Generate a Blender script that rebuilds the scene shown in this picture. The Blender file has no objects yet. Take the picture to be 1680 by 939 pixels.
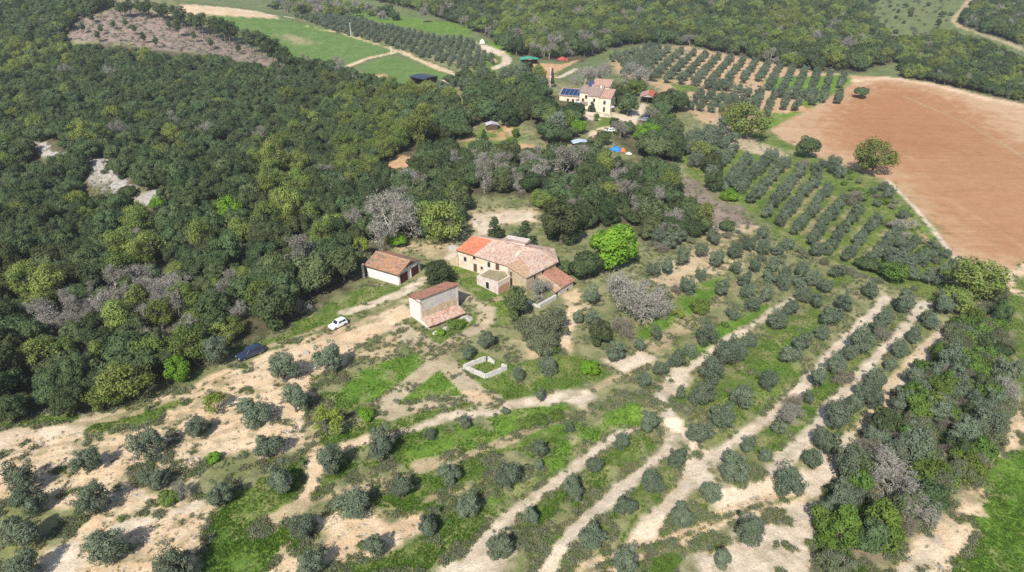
import bpy, math, random
import numpy as np
from mathutils import Vector

SC = bpy.context.scene
COL = SC.collection
R = math.radians

# ------------------------------------------------------------------ camera, sky, sun, exposure
H, PITCH, FPX = 69.0, R(28.0), 1120.0          # drone height above the farm yard, downward pitch, focal length in photo pixels
cam_d = bpy.data.cameras.new('camera')
cam = bpy.data.objects.new('camera', cam_d); COL.objects.link(cam)
cam.location = (0, 0, H); cam.rotation_euler = (math.pi / 2 - PITCH, 0, 0)
cam_d.sensor_width = 36.0; cam_d.lens = 36.0 * FPX / 1680.0
cam_d.clip_start = 1.0; cam_d.clip_end = 20000.0
SC.camera = cam

LIGHT_DIR = Vector((0.235, 0.745, -0.735)).normalized()     # the way sunlight travels
SUN_EL = math.asin(-LIGHT_DIR.z)
world = bpy.data.worlds.new('World'); SC.world = world; world.use_nodes = True
wn = world.node_tree
for n in list(wn.nodes): wn.nodes.remove(n)
sky = wn.nodes.new('ShaderNodeTexSky'); sky.sky_type = 'NISHITA'; sky.sun_disc = False
sky.sun_elevation = SUN_EL; sky.sun_rotation = math.atan2(-LIGHT_DIR.x, -LIGHT_DIR.y)
sky.altitude = 300; sky.air_density = 1.0; sky.dust_density = 1.2
bg = wn.nodes.new('ShaderNodeBackground'); bg.inputs['Strength'].default_value = 0.11
wo = wn.nodes.new('ShaderNodeOutputWorld')
wn.links.new(sky.outputs[0], bg.inputs[0]); wn.links.new(bg.outputs[0], wo.inputs[0])
sd = bpy.data.lights.new('sun', 'SUN'); sd.energy = 4.8; sd.angle = R(0.53); sd.color = (1.0, 0.955, 0.88)
sun = bpy.data.objects.new('sun', sd); COL.objects.link(sun)
sun.rotation_euler = LIGHT_DIR.to_track_quat('-Z', 'Y').to_euler()
sun.location = (-60, -150, 200)
SC.view_settings.view_transform = 'Standard'; SC.view_settings.look = 'None'
SC.view_settings.gamma = 1.0; SC.view_settings.use_curve_mapping = False
SC.view_settings.exposure = 0.50
SC.render.engine = 'CYCLES'
SC.cycles.use_denoising = False
SC.cycles.max_bounces = 5; SC.cycles.diffuse_bounces = 2; SC.cycles.glossy_bounces = 1
SC.cycles.transmission_bounces = 2; SC.cycles.transparent_max_bounces = 4; SC.cycles.volume_bounces = 0

# ------------------------------------------------------------------ numpy noise
def _hash(ix, iy, seed):
    h = (ix.astype(np.int64) * 374761393 + iy.astype(np.int64) * 668265263 + seed * 974711) & 0x7fffffff
    h = ((h ^ (h >> 13)) * 1274126177) & 0x7fffffff
    h = ((h ^ (h >> 15)) * 2246822519) & 0x7fffffff
    return (h & 0xffff) / 65535.0
def vnoise(x, y, seed=0):
    ix = np.floor(x); iy = np.floor(y); fx = x - ix; fy = y - iy
    fx = fx * fx * (3 - 2 * fx); fy = fy * fy * (3 - 2 * fy)
    a = _hash(ix, iy, seed); b = _hash(ix + 1, iy, seed); c = _hash(ix, iy + 1, seed); d = _hash(ix + 1, iy + 1, seed)
    return (a * (1 - fx) + b * fx) * (1 - fy) + (c * (1 - fx) + d * fx) * fy
def fbm(x, y, seed=0, o=4):
    s = np.zeros(np.shape(x)); a = 0.5; t = 0
    for k in range(o):
        s = s + a * vnoise(x, y, seed + k * 17); t += a; a *= 0.5; x = x * 2.03 + 3.1; y = y * 2.03 + 1.7
    return s / t                                        # 0..1
def sst(a, b, x):
    t = np.clip((x - a) / (b - a), 0, 1); return t * t * (3 - 2 * t)

# ------------------------------------------------------------------ terrain height
def macro(x, y):
    x = np.asarray(x, float); y = np.asarray(y, float)
    z = np.zeros(np.broadcast(x, y).shape)
    z = z - 9.0 * sst(8, 130, x + 0.12 * (y - 130)) * (1 - sst(260, 520, y))           # the grove falls away to the right
    z = z + 26.0 * np.exp(-(((x + 255) / 120.0) ** 2 + ((y - 470) / 95.0) ** 2))        # wooded knoll with the clearing
    z = z - 7.0 * np.exp(-(((x + 100) / 60.0) ** 2 + ((y - 235) / 60.0) ** 2))          # gully in the wood
    s_ = (x + 132) * .63 + (y - 203) * .77; a_ = (x + 132) * .77 - (y - 203) * .63
    z = z + 6.0 * sst(-9, 7, s_) * (1 - sst(10, 75, s_)) * (1 - sst(38, 70, np.abs(a_)))      # stony bank in the wood
    z = z + 5.0 * np.exp(-(((x - 35) / 70.0) ** 2 + ((y - 300) / 60.0) ** 2))           # rise under the villa
    z = z - 0.8 * np.exp(-(((x + 9.0) / 5.0) ** 2 + ((y - 114.5) / 4.0) ** 2))
    z = z + 0.045 * np.maximum(0, y - 400) * sst(400, 600, y) * sst(-260, 40, x)
    z = z + 0.16 * np.maximum(0, y - 760) * sst(760, 1300, y) * (0.7 + 0.6 * fbm(x / 700, y / 700, 3, 2))
    z = z + 2.4 * (fbm(x / 70 + 5, y / 70, 11, 2) - 0.5) * sst(150, 260, np.hypot(x, y))
    return z
TERR = []                                                # terrace lines (world xy arrays), filled below
def seg_dist(px, py, pts, closed=False):
    """distance to a polyline, and signed side (left of travel positive)"""
    best = np.full(px.shape, 1e9); side = np.zeros(px.shape)
    n = len(pts)
    for i in range(n if closed else n - 1):
        a = pts[i]; b = pts[(i + 1) % n]
        dx, dy = b[0] - a[0], b[1] - a[1]; L = dx * dx + dy * dy + 1e-9
        t = np.clip(((px - a[0]) * dx + (py - a[1]) * dy) / L, 0, 1)
        d = np.hypot(px - a[0] - t * dx, py - a[1] - t * dy)
        cr = dx * (py - a[1]) - dy * (px - a[0])
        m = d < best
        best = np.where(m, d, best); side = np.where(m, np.sign(cr), side)
    return best, side
def height(x, y):
    x = np.asarray(x, float); y = np.asarray(y, float)
    x, y = np.broadcast_arrays(x, y)
    z = macro(x, y)
    for pts, amp in TERR:
        lo = pts.min(0) - 14; hi = pts.max(0) + 14
        m = (x > lo[0]) & (x < hi[0]) & (y > lo[1]) & (y < hi[1])
        if not m.any(): continue
        d, s = seg_dist(x[m], y[m], pts); s = d * s
        p = np.interp(s, [-8, -1.5, 1.5, 3.6, 12], [0, -0.4, -0.4, 0.75, 0])
        z = np.array(z); z[m] += amp * p
    return z
_T = np.concatenate([np.linspace(40, 260, 240), np.geomspace(262, 3000, 220)])
def at(px, py, dz=0.0, fn=None):
    """survey a photo pixel: the point of the terrain (raised by dz) seen there -> x, y, ground z"""
    fn = fn or height
    cx = (px - 840.0) / FPX; cy = -(py - 469.5) / FPX
    d = (cx, math.cos(PITCH) + cy * math.sin(PITCH), -math.sin(PITCH) + cy * math.cos(PITCH))
    X = d[0] * _T; Y = d[1] * _T; Z = H + d[2] * _T
    below = Z < fn(X, Y) + dz
    k = int(np.argmax(below)) if below.any() else len(_T) - 1
    t0, t1 = _T[max(k - 1, 0)], _T[k]
    for _ in range(3):
        tt = np.linspace(t0, t1, 9)
        b = (H + d[2] * tt) < fn(d[0] * tt, d[1] * tt) + dz
        j = int(np.argmax(b)) if b.any() else 8
        t0, t1 = tt[max(j - 1, 0)], tt[j]
    t = 0.5 * (t0 + t1)
    return d[0] * t, d[1] * t, float(fn(np.array([d[0] * t]), np.array([d[1] * t]))[0])
def survey(pts, fn=None):
    return np.array([at(p[0], p[1], 0.0, fn)[:2] for p in pts])
def to_px(x, y, z):
    dz = z - H; f = y * math.cos(PITCH) - dz * math.sin(PITCH); u = y * math.sin(PITCH) + dz * math.cos(PITCH)
    return 840 + FPX * x / f, 469.5 - FPX * u / f, f

PATHS = {   # farm tracks and terrace paths: photo survey points, width in m
 'terrace_a': ([(690, 985), (735, 939), (783, 896), (830, 850), (865, 822), (917, 788), (955, 758), (998, 725), (1040, 700)], 2.2),
 'terrace_b': ([(860, 985), (904, 929), (924, 896), (963, 852), (998, 827), (1019, 801), (1057, 770), (1090, 745), (1108, 719)], 2.4),
 'terrace_b2': ([(1108, 719), (1096, 677), (1083, 650), (1108, 613), (1134, 606), (1172, 571), (1223, 542), (1259, 517), (1300, 490)], 1.7),
 'terrace_c': ([(1010, 925), (1052, 878), (1096, 827), (1134, 794), (1147, 763), (1185, 740), (1218, 714), (1250, 690), (1290, 662), (1321, 629), (1367, 575), (1388, 557), (1416, 529), (1439, 506), (1454, 486)], 2.2),
 'terrace_d': ([(1147, 775), (1188, 806), (1220, 815), (1259, 801), (1275, 765), (1293, 750), (1311, 737), (1337, 702), (1372, 662), (1408, 626), (1434, 593), (1459, 565), (1482, 544), (1505, 516), (1520, 497)], 2.3),
 'terrace_e': ([(920, 965), (960, 937), (1004, 916), (1037, 898), (1096, 888), (1147, 865), (1198, 842), (1259, 824), (1311, 811), (1337, 786), (1362, 755), (1393, 732), (1411, 709), (1424, 693), (1449, 659), (1472, 621), (1490, 603), (1510, 580), (1536, 557), (1556, 535)], 2.6),
}
for k, amp in (('terrace_a', 1.0), ('terrace_b', 1.1), ('terrace_c', 0.8), ('terrace_e', 0.8)):
    TERR.append((survey(PATHS[k][0], macro), amp))

# ------------------------------------------------------------------ materials
def nt(name):
    m = bpy.data.materials.new(name); m.use_nodes = True
    t = m.node_tree
    for n in list(t.nodes): t.nodes.remove(n)
    o = t.nodes.new('ShaderNodeOutputMaterial')
    return m, t, o
def N(t, typ, **kw):
    n = t.nodes.new(typ)
    for k, v in kw.items(): setattr(n, k, v)
    return n
def noise(t, scale, detail=4, rough=0.6, vec=None):
    n = N(t, 'ShaderNodeTexNoise'); n.inputs['Scale'].default_value = scale; n.inputs['Detail'].default_value = detail
    n.inputs['Roughness'].default_value = rough
    if vec: t.links.new(vec, n.inputs['Vector'])
    return n.outputs['Fac']
def ramp(t, fac, stops):
    r = N(t, 'ShaderNodeValToRGB')
    while len(r.color_ramp.elements) < len(stops): r.color_ramp.elements.new(0.5)
    for e, (p, c) in zip(r.color_ramp.elements, stops): e.position = p; e.color = (*c, 1)
    t.links.new(fac, r.inputs[0]); return r.outputs[0]
def mul(t, a, b, fac=1.0, mode='MULTIPLY'):
    m = N(t, 'ShaderNodeMixRGB', blend_type=mode); m.inputs[0].default_value = fac
    t.links.new(a, m.inputs[1]); t.links.new(b, m.inputs[2]); return m.outputs[0]
def pbr(name, color=None, rough=0.8, metal=0.0, var=0.25, scale=1.5, stops=None, bump=0.0, bscale=6.0, coat=0.0, spec=0.3):
    """plain procedural surface: base colour broken up by two noises, optional bump"""
    m, t, o = nt(name)
    b = N(t, 'ShaderNodeBsdfPrincipled'); b.inputs['Roughness'].default_value = rough; b.inputs['Metallic'].default_value = metal
    b.inputs['Specular IOR Level'].default_value = spec; b.inputs['Coat Weight'].default_value = coat
    tc = N(t, 'ShaderNodeTexCoord').outputs['Object']
    f = noise(t, scale, 6, 0.65, tc)
    if stops is None:
        c = np.array(color); stops = [(0.3, tuple(c * (1 - var))), (0.7, tuple(np.minimum(c * (1 + var), 1)))]
    col = ramp(t, f, stops)
    col = mul(t, col, ramp(t, noise(t, scale * 7, 3, 0.6, tc), [(0.3, (0.82,) * 3), (0.7, (1.12,) * 3)]))
    t.links.new(col, b.inputs['Base Color'])
    if bump:
        bp = N(t, 'ShaderNodeBump'); bp.inputs['Strength'].default_value = bump; bp.inputs['Distance'].default_value = 0.1
        t.links.new(noise(t, bscale, 5, 0.6, tc), bp.inputs['Height']); t.links.new(bp.outputs[0], b.inputs['Normal'])
    t.links.new(b.outputs[0], o.inputs[0]); return m
def leaf_mat(name, a, b_, trans=0.25, per=0.3, scale=0.9):
    """foliage: two leaf tones mixed by noise, a shift of tone per tree, thin-leaf translucency"""
    m, t, o = nt(name)
    tc = N(t, 'ShaderNodeTexCoord').outputs['Object']
    col = ramp(t, noise(t, scale, 5, 0.7, tc), [(0.32, a), (0.68, b_)])
    oi = N(t, 'ShaderNodeObjectInfo')
    hsv = N(t, 'ShaderNodeHueSaturation')
    mr = N(t, 'ShaderNodeMapRange'); mr.inputs[3].default_value = 1 - per; mr.inputs[4].default_value = 1 + per
    t.links.new(oi.outputs['Random'], mr.inputs[0]); t.links.new(mr.outputs[0], hsv.inputs['Value'])
    w = N(t, 'ShaderNodeTexWhiteNoise', noise_dimensions='1D'); t.links.new(oi.outputs['Random'], w.inputs['W'])
    mh = N(t, 'ShaderNodeMapRange'); mh.inputs[3].default_value = 0.5 - 0.018 * per / 0.3; mh.inputs[4].default_value = 0.5 + 0.02 * per / 0.3
    t.links.new(w.outputs['Value'], mh.inputs[0]); t.links.new(mh.outputs[0], hsv.inputs['Hue'])
    t.links.new(col, hsv.inputs['Color'])
    d = N(t, 'ShaderNodeBsdfDiffuse'); tr = N(t, 'ShaderNodeBsdfTranslucent'); mx = N(t, 'ShaderNodeMixShader')
    mx.inputs[0].default_value = trans
    t.links.new(hsv.outputs[0], d.inputs[0]); t.links.new(hsv.outputs[0], tr.inputs[0])
    t.links.new(d.outputs[0], mx.inputs[1]); t.links.new(tr.outputs[0], mx.inputs[2])
    t.links.new(mx.outputs[0], o.inputs[0]); return m

M = {}
M['bark'] = pbr('bark', (0.13, 0.105, 0.08), 0.95, bump=0.5)
M['bark_pale'] = pbr('bark_pale', (0.33, 0.31, 0.265), 0.95, var=0.2)
M['bark_twig'] = pbr('bark_twig', (0.27, 0.255, 0.21), 0.95, var=0.2)
M['bark_brown'] = pbr('bark_brown', (0.235, 0.21, 0.155), 0.95, var=0.2)
M['olive'] = leaf_mat('olive_leaf', (0.090, 0.122, 0.078), (0.192, 0.232, 0.152), 0.24, 0.2)
M['holm'] = leaf_mat('holm_oak_leaf', (0.047, 0.075, 0.032), (0.120, 0.156, 0.068), 0.24, 0.34, 0.9)
M['spring'] = leaf_mat('spring_leaf', (0.14, 0.19, 0.045), (0.25, 0.305, 0.085), 0.35, 0.28)
M['bright'] = leaf_mat('bright_leaf', (0.12, 0.25, 0.022), (0.23, 0.40, 0.05), 0.4, 0.12)
M['yellowgreen'] = leaf_mat('yellow_green_leaf', (0.19, 0.26, 0.04), (0.30, 0.36, 0.07), 0.4, 0.15)
M['midgreen'] = leaf_mat('mid_green_leaf', (0.095, 0.15, 0.035), (0.17, 0.25, 0.055), 0.3, 0.25)
M['fresh'] = leaf_mat('fresh_leaf', (0.105, 0.175, 0.032), (0.19, 0.28, 0.06), 0.35, 0.12)
M['bigscrub'] = leaf_mat('grey_thicket_leaf', (0.105, 0.125, 0.066), (0.175, 0.19, 0.108), 0.25, 0.2, 1.2)
M['conifer'] = leaf_mat('conifer_leaf', (0.04, 0.065, 0.03), (0.08, 0.115, 0.05), 0.15, 0.2)
M['scrub'] = leaf_mat('scrub_leaf', (0.13, 0.148, 0.085), (0.215, 0.225, 0.138), 0.25, 0.25)
M['drygrass'] = leaf_mat('dry_grass', (0.22, 0.19, 0.09), (0.36, 0.31, 0.16), 0.3, 0.25)
M['grass'] = leaf_mat('grass_blade', (0.075, 0.15, 0.022), (0.15, 0.24, 0.04), 0.3, 0.25)
M['redleaf'] = leaf_mat('red_leaf', (0.12, 0.035, 0.02), (0.22, 0.06, 0.035), 0.3, 0.2)

# ------------------------------------------------------------------ mesh helpers
def mesh_from(name, V, F, mat=None, smooth=False, mi=None):
    """numpy verts, list/array of faces -> mesh"""
    me = bpy.data.meshes.new(name)
    V = np.asarray(V, np.float32)
    if isinstance(F, np.ndarray):
        k = F.shape[1]
        me.vertices.add(len(V)); me.vertices.foreach_set('co', V.ravel())
        me.loops.add(F.size); me.loops.foreach_set('vertex_index', F.ravel().astype(np.int32))
        me.polygons.add(len(F)); me.polygons.foreach_set('loop_start', np.arange(0, F.size, k, dtype=np.int32))
        me.update(calc_edges=True)
    else:
        me.from_pydata(V.tolist(), [], F); me.update()
    if mat is not None:
        for x in (mat if isinstance(mat, list) else [mat]): me.materials.append(x)
    if mi is not None: me.polygons.foreach_set('material_index', np.asarray(mi, np.int32))
    if smooth: me.polygons.foreach_set('use_smooth', np.ones(len(me.polygons), bool))
    return me
def link(name, me, parent=None, loc=(0, 0, 0), rz=0.0, scale=(1, 1, 1)):
    o = bpy.data.objects.new(name, me); COL.objects.link(o)
    o.location = loc; o.rotation_euler = (0, 0, rz); o.scale = scale
    if parent is not None: o.parent = parent
    return o
def tag(o, label=None, cat=None, group=None, kind=None):
    if label: o['label'] = label
    if cat: o['category'] = cat
    if group: o['group'] = group
    if kind: o['kind'] = kind
    return o
ORD = ['zeroth', 'first', 'second', 'third', 'fourth', 'fifth', 'sixth', 'seventh', 'eighth', 'ninth', 'tenth', 'eleventh', 'twelfth',
       'thirteenth', 'fourteenth', 'fifteenth', 'sixteenth', 'seventeenth', 'eighteenth', 'nineteenth', 'twentieth']
def ordinal(n):
    if n <= 20: return ORD[n]
    tens = {2: 'twenty', 3: 'thirty', 4: 'forty', 5: 'fifty', 6: 'sixty', 7: 'seventy', 8: 'eighty', 9: 'ninety'}
    if n < 100:
        return (tens[n // 10] + '-' + ORD[n % 10]) if n % 10 else tens[n // 10][:-1] + 'ieth'
    return '%d%s' % (n, {1: 'st', 2: 'nd', 3: 'rd'}.get(n % 10, 'th') if n % 100 not in (11, 12, 13) else 'th')
# ------------------------------------------------------------------ ground cover (real soil / grass colours, surveyed outlines)
SAND = ((0.52, 0.375, 0.235), (0.64, 0.495, 0.345)); PALE = ((0.48, 0.385, 0.285), (0.62, 0.52, 0.41)); TAN = ((0.30, 0.235, 0.14), (0.43, 0.34, 0.21))
GRASS = ((0.085, 0.135, 0.028), (0.155, 0.195, 0.05)); VIVID = ((0.085, 0.17, 0.022), (0.14, 0.23, 0.036)); SCRUB = ((0.13, 0.15, 0.06), (0.26, 0.245, 0.13))
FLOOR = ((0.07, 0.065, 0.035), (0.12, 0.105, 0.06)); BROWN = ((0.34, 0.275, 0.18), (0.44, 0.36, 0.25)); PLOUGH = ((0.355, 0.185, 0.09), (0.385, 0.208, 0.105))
PINK = ((0.19, 0.145, 0.12), (0.29, 0.22, 0.185)); FIELD = ((0.095, 0.165, 0.042), (0.14, 0.205, 0.062)); STONE = ((0.24, 0.22, 0.185), (0.40, 0.37, 0.33))
ORANGE = ((0.44, 0.26, 0.14), (0.52, 0.34, 0.2)); MEADOW = ((0.10, 0.135, 0.05), (0.16, 0.18, 0.08)); LIGHTSOIL = ((0.43, 0.28, 0.165), (0.48, 0.33, 0.205))
CLS = {'ground': 0, 'dirt_track': 1, 'ploughed_field': 2, 'grass_field': 3}
PAINT = []
def poly(pts, c, soft=0.8, amp=1.2, cls=None, op=1.0): PAINT.append(('p', survey(pts, macro), c, soft, amp, cls, op))
def line(pts, w, c, soft=0.5, amp=0.7, cls=None, op=1.0): PAINT.append(('l', survey(pts, macro), c, soft, amp, cls, op, w))

WOOD = {
 'left': [(-420, 760), (-100, 712), (40, 694), (110, 686), (210, 664), (290, 632), (335, 596), (395, 556), (470, 540), (515, 500), (575, 478), (597, 440), (602, 420), (640, 402), (690, 392), (735, 385), (765, 350), (768, 322), (880, 322), (905, 300), (905, 262), (850, 250), (760, 246), (690, 250), (730, 225), (755, 190), (750, 165), (690, 150), (650, 150), (600, 138), (540, 118), (455, 106), (420, 108), (340, 90), (250, 80), (180, 72), (110, 74), (118, 42), (185, 12), (150, -6), (-100, -8), (-450, 60)],
 'behind': [(880, 335), (905, 300), (905, 262), (960, 255), (1030, 262), (1090, 285), (1112, 300), (1110, 340), (1150, 372), (1160, 392), (1110, 405), (1060, 395), (1030, 378), (985, 372), (945, 380), (930, 372), (900, 360)],
 'villa': [(700, 232), (755, 190), (770, 165), (830, 150), (900, 152), (945, 168), (962, 192), (965, 205), (930, 235), (900, 240), (862, 200), (800, 186), (775, 205), (760, 240)],
 'villa_right': [(1010, 200), (1030, 215), (1045, 205), (1065, 185), (1100, 165), (1118, 180), (1105, 215), (1120, 255), (1100, 275), (1060, 265), (1020, 240), (1000, 225)],
 'hill': [(430, -14), (600, -2), (690, 20), (790, 55), (840, 92), (900, 100), (950, 103), (985, 84), (1060, 72), (1130, 76), (1240, 100), (1330, 118), (1420, 118), (1470, 100), (1455, 70), (1425, 30), (1405, -14), (900, -40)],
 'hill_right': [(1470, 100), (1455, 72), (1500, 70), (1560, 55), (1610, 68), (1690, 96), (1850, 140), (1850, 190), (1690, 172), (1600, 152), (1530, 136), (1480, 128)],
 'corner': [(1572, 42), (1600, 8), (1620, -14), (1900, -14), (1900, 120), (1690, 80), (1620, 56)],
 'thicket': [(1530, 590), (1560, 545), (1590, 500), (1640, 480), (1655, 540), (1640, 600), (1650, 690), (1622, 740), (1590, 790), (1560, 822), (1500, 868), (1468, 900), (1440, 960), (1335, 960), (1345, 900), (1345, 840), (1372, 800), (1400, 770), (1440, 710), (1480, 645)],
}
CLEAR = {
 'scree': [(95, 254), (120, 262), (137, 272), (160, 277), (163, 262), (180, 264), (203, 283), (212, 312), (236, 322), (226, 330), (195, 308), (150, 282)],
 'clearing': [(640, 407), (700, 392), (748, 398), (742, 428), (690, 420)],
 'yard': [(768, 345), (880, 343), (890, 365), (830, 370), (810, 392), (770, 380)],
 'bank': [(628, 275), (660, 255), (690, 262), (680, 280), (640, 284)],
 'gardens': [(760, 244), (785, 208), (812, 200), (850, 208), (860, 242)],
 'scree_tail': [(48, 238), (75, 243), (100, 257), (92, 264), (62, 250)], 'scree_foot': [(222, 322), (262, 317), (272, 325), (238, 334)],
 'small': [(350, 238), (365, 238), (362, 250), (348, 250)],
}
# --- far country
poly([(300, -30), (1700, -30), (1700, 140), (300, 140)], MEADOW, 20, 10)
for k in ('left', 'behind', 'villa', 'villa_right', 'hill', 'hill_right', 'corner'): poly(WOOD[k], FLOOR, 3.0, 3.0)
poly([(270, 24), (300, 8), (420, 18), (470, 36), (440, 36), (350, 30)], SAND, 1.5, 2)
line([(330, 10), (380, 14), (440, 24), (478, 29)], 4.0, PALE, 1, 1, 'dirt_track')
poly([(330, 24), (400, 28), (470, 32), (560, 52), (640, 78), (636, 88), (600, 98), (565, 112), (520, 108), (480, 96), (440, 74), (390, 48), (345, 30)], FIELD, 2, 2, 'grass_field')
poly([(590, 108), (640, 92), (690, 104), (745, 126), (720, 136), (690, 140), (655, 146), (620, 132)], FIELD, 2, 2, 'grass_field')
poly([(450, 56), (480, 58), (520, 70), (500, 74), (470, 66)], TAN, 3, 4, None, 0.6)
poly([(470, -8), (560, 2), (620, 20), (700, 34), (770, 40), (772, 62), (710, 54), (630, 38), (560, 26), (520, 22)], VIVID, 3, 3, 'grass_field', 0.85)
poly([(485, 30), (560, 28), (640, 46), (700, 60), (760, 62), (795, 84), (822, 104), (760, 122), (700, 96), (630, 72), (560, 56)], SCRUB, 2, 2)
poly([(790, 92), (828, 92), (830, 104), (790, 118), (770, 116)], GRASS, 1, 2)
poly([(800, 72), (830, 92), (850, 88), (820, 62)], VIVID, 1, 1)
line([(570, 109), (600, 97), (640, 88), (660, 84), (690, 100), (725, 116), (762, 126)], 3.0, SAND, .8, .8, 'dirt_track')
line([(640, 80), (668, 90), (705, 105), (740, 118)], 3.0, SAND, .8, 1.0, 'dirt_track')
line([(505, 44), (560, 54), (640, 80)], 2.4, SAND, .8, 1.2, 'dirt_track', 0.8)
line([(700, 137), (745, 131), (790, 120), (818, 110), (832, 103), (830, 93), (812, 83), (790, 74)], 5.0, PALE, .8, 0.6, 'dirt_track')
poly([(780, 70), (800, 76), (826, 84), (835, 94), (822, 92), (795, 86)], PALE, 1, 1, 'dirt_track')
poly([(595, 128), (630, 122), (640, 150), (600, 142)], ORANGE, 2, 3)
poly([(480, 100), (510, 104), (520, 118), (490, 114)], ORANGE, 2, 3)
poly([(824, 124), (850, 112), (880, 103), (920, 106), (948, 99), (935, 108), (912, 118), (908, 140), (892, 142), (884, 122), (855, 120), (835, 128)], ORANGE, 1, 1.5, 'dirt_track')
line([(915, 128), (945, 113)], 2.5, PALE, .6, .5, 'dirt_track')
poly(CLEAR and [(115, 66), (125, 34), (190, 16), (240, 18), (300, 36), (350, 52), (420, 80), (452, 100), (436, 108), (385, 100), (330, 88), (250, 80), (180, 70)], PINK, 2, 4)
# upper right
poly([(1418, -14), (1620, -14), (1580, 28), (1560, 52), (1500, 68), (1470, 64), (1440, 40)], MEADOW, 3, 4, 'grass_field')
line([(1600, -12), (1582, 12), (1566, 32), (1572, 44), (1610, 56), (1650, 70), (1700, 90)], 5, TAN, 1, 1.5, 'dirt_track')
poly([(1000, 96), (1060, 76), (1130, 76), (1240, 100), (1330, 118), (1395, 124), (1400, 140), (1340, 172), (1280, 205), (1262, 215), (1200, 225), (1150, 200), (1100, 160), (1060, 135), (1010, 120)], ((0.40, 0.265, 0.155), (0.48, 0.34, 0.215)), 2, 3)
poly([(1000, 96), (1060, 76), (1130, 78), (1120, 130), (1060, 135)], SCRUB, 2, 4, None, .7)
poly([(1250, 128), (1395, 124), (1400, 138), (1345, 170), (1290, 200), (1262, 214), (1230, 200), (1290, 180), (1330, 150), (1260, 150)], VIVID, 1.5, 3)
poly([(1095, 135), (1140, 142), (1150, 152), (1110, 150)], GRASS, 1.5, 2)
poly([(1260, 178), (1310, 172), (1330, 182), (1290, 186)], ORANGE, 1, 2)
# ploughed field
poly([(1266, 213), (1290, 200), (1345, 170), (1400, 137), (1395, 124), (1450, 126), (1530, 136), (1600, 156), (1690, 174), (2000, 200), (2000, 560), (1700, 462), (1650, 440), (1570, 432), (1545, 398), (1500, 342), (1458, 296), (1400, 278), (1340, 258), (1290, 242)], LIGHTSOIL, 1.2, 1.0, 'ploughed_field')
poly([(1330, 205), (1360, 180), (1405, 150), (1450, 134), (1520, 146), (1580, 170), (1640, 205), (1700, 245), (2000, 330), (2000, 520), (1700, 450), (1640, 428), (1585, 415), (1550, 380), (1500, 325), (1460, 285), (1400, 258), (1345, 235)], PLOUGH, 14, 8, 'ploughed_field')
poly([(1400, 160), (1450, 140), (1520, 152), (1570, 175), (1620, 215), (1590, 250), (1500, 255), (1430, 240), (1380, 200)], ((0.315, 0.148, 0.07), (0.345, 0.168, 0.082)), 14, 9, 'ploughed_field', 0.8)
line([(1405, 133), (1460, 128), (1540, 141), (1610, 160), (1700, 178)], 5, SAND, 2, 2, 'ploughed_field', 0.9)
line([(1480, 158), (1530, 178), (1590, 205), (1650, 238), (1720, 285)], 1.1, TAN, .6, .5, None, .7)
line([(1300, 206), (1360, 215), (1430, 232), (1500, 262)], 1.2, LIGHTSOIL, .8, .8, None, .4); line([(1480, 300), (1560, 330), (1640, 380), (1700, 420)], 1.2, LIGHTSOIL, .8, .8, None, .4); line([(1440, 280), (1520, 285), (1620, 300), (1720, 330)], 1.0, LIGHTSOIL, .8, .8, None, .35)
# villa yard and gardens
poly([(960, 186), (1000, 184), (1030, 190), (1050, 188), (1042, 205), (1022, 208), (1000, 200), (960, 196)], PALE, .8, .8, 'dirt_track')
line([(1058, 172), (1048, 184), (1032, 196)], 4.0, PALE, .6, .5, 'dirt_track')
line([(1022, 205), (990, 212), (975, 220), (973, 240), (985, 255)], 4.2, SAND, .6, .8, 'dirt_track')
poly([(985, 192), (1010, 193), (1005, 206), (978, 210)], GRASS, .8, .8)
poly([(1060, 175), (1115, 178), (1150, 215), (1110, 250), (1080, 215)], SCRUB, 2, 4)
poly(CLEAR['gardens'], GRASS, 1.5, 2)
line([(800, 212), (822, 222)], 3, ORANGE, 1, 1, None, .7); line([(765, 230), (825, 228)], 3.5, ORANGE, 1, 1, None, .7)
line([(790, 246), (868, 240)], 4.5, ORANGE, 1, 1); line([(830, 205), (840, 222)], 3.0, ORANGE, 1, 1)
# orchard below the field
poly([(1105, 250), (1150, 215), (1215, 212), (1268, 222), (1340, 258), (1400, 280), (1455, 300), (1500, 345), (1545, 400), (1570, 432), (1600, 470), (1560, 520), (1500, 490), (1420, 450), (1300, 405), (1200, 330), (1130, 290)], GRASS, 3, 4)
poly([(1180, 200), (1240, 232), (1300, 250), (1290, 262), (1220, 248), (1165, 225)], BROWN, 2, 3)
poly([(1118, 292), (1158, 300), (1182, 330), (1217, 340), (1240, 378), (1195, 390), (1150, 372), (1112, 342)], PINK, 1.5, 3.5)
poly([(1160, 380), (1240, 372), (1250, 385), (1190, 395)], SAND, 1.5, 4, None, .8)
poly([(1060, 262), (1085, 275), (1120, 300), (1110, 310), (1080, 292)], PINK, 1.5, 2.0)
poly([(1180, 308), (1205, 305), (1225, 330), (1200, 334)], VIVID, 1, 1)
for a, b in (((1412, 428), (1458, 378)), ((1180, 308), (1232, 268)), ((1215, 306), (1272, 258)), ((1232, 330), (1290, 276)), ((1250, 352), (1318, 290)), ((1285, 372), (1345, 306)), ((1318, 388), (1370, 325)), ((1345, 402), (1392, 345)), ((1380, 415), (1425, 360))):
    line([a, b], 1.2, TAN, .8, 1.4, None, .6)
line([(1456, 296), (1502, 342), (1545, 396), (1572, 430), (1592, 452)], 1.6, PALE, .4, .3, 'dirt_track')
line([(1484, 350), (1505, 372), (1522, 398)], 2.2, ORANGE, .6, .6)
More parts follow.
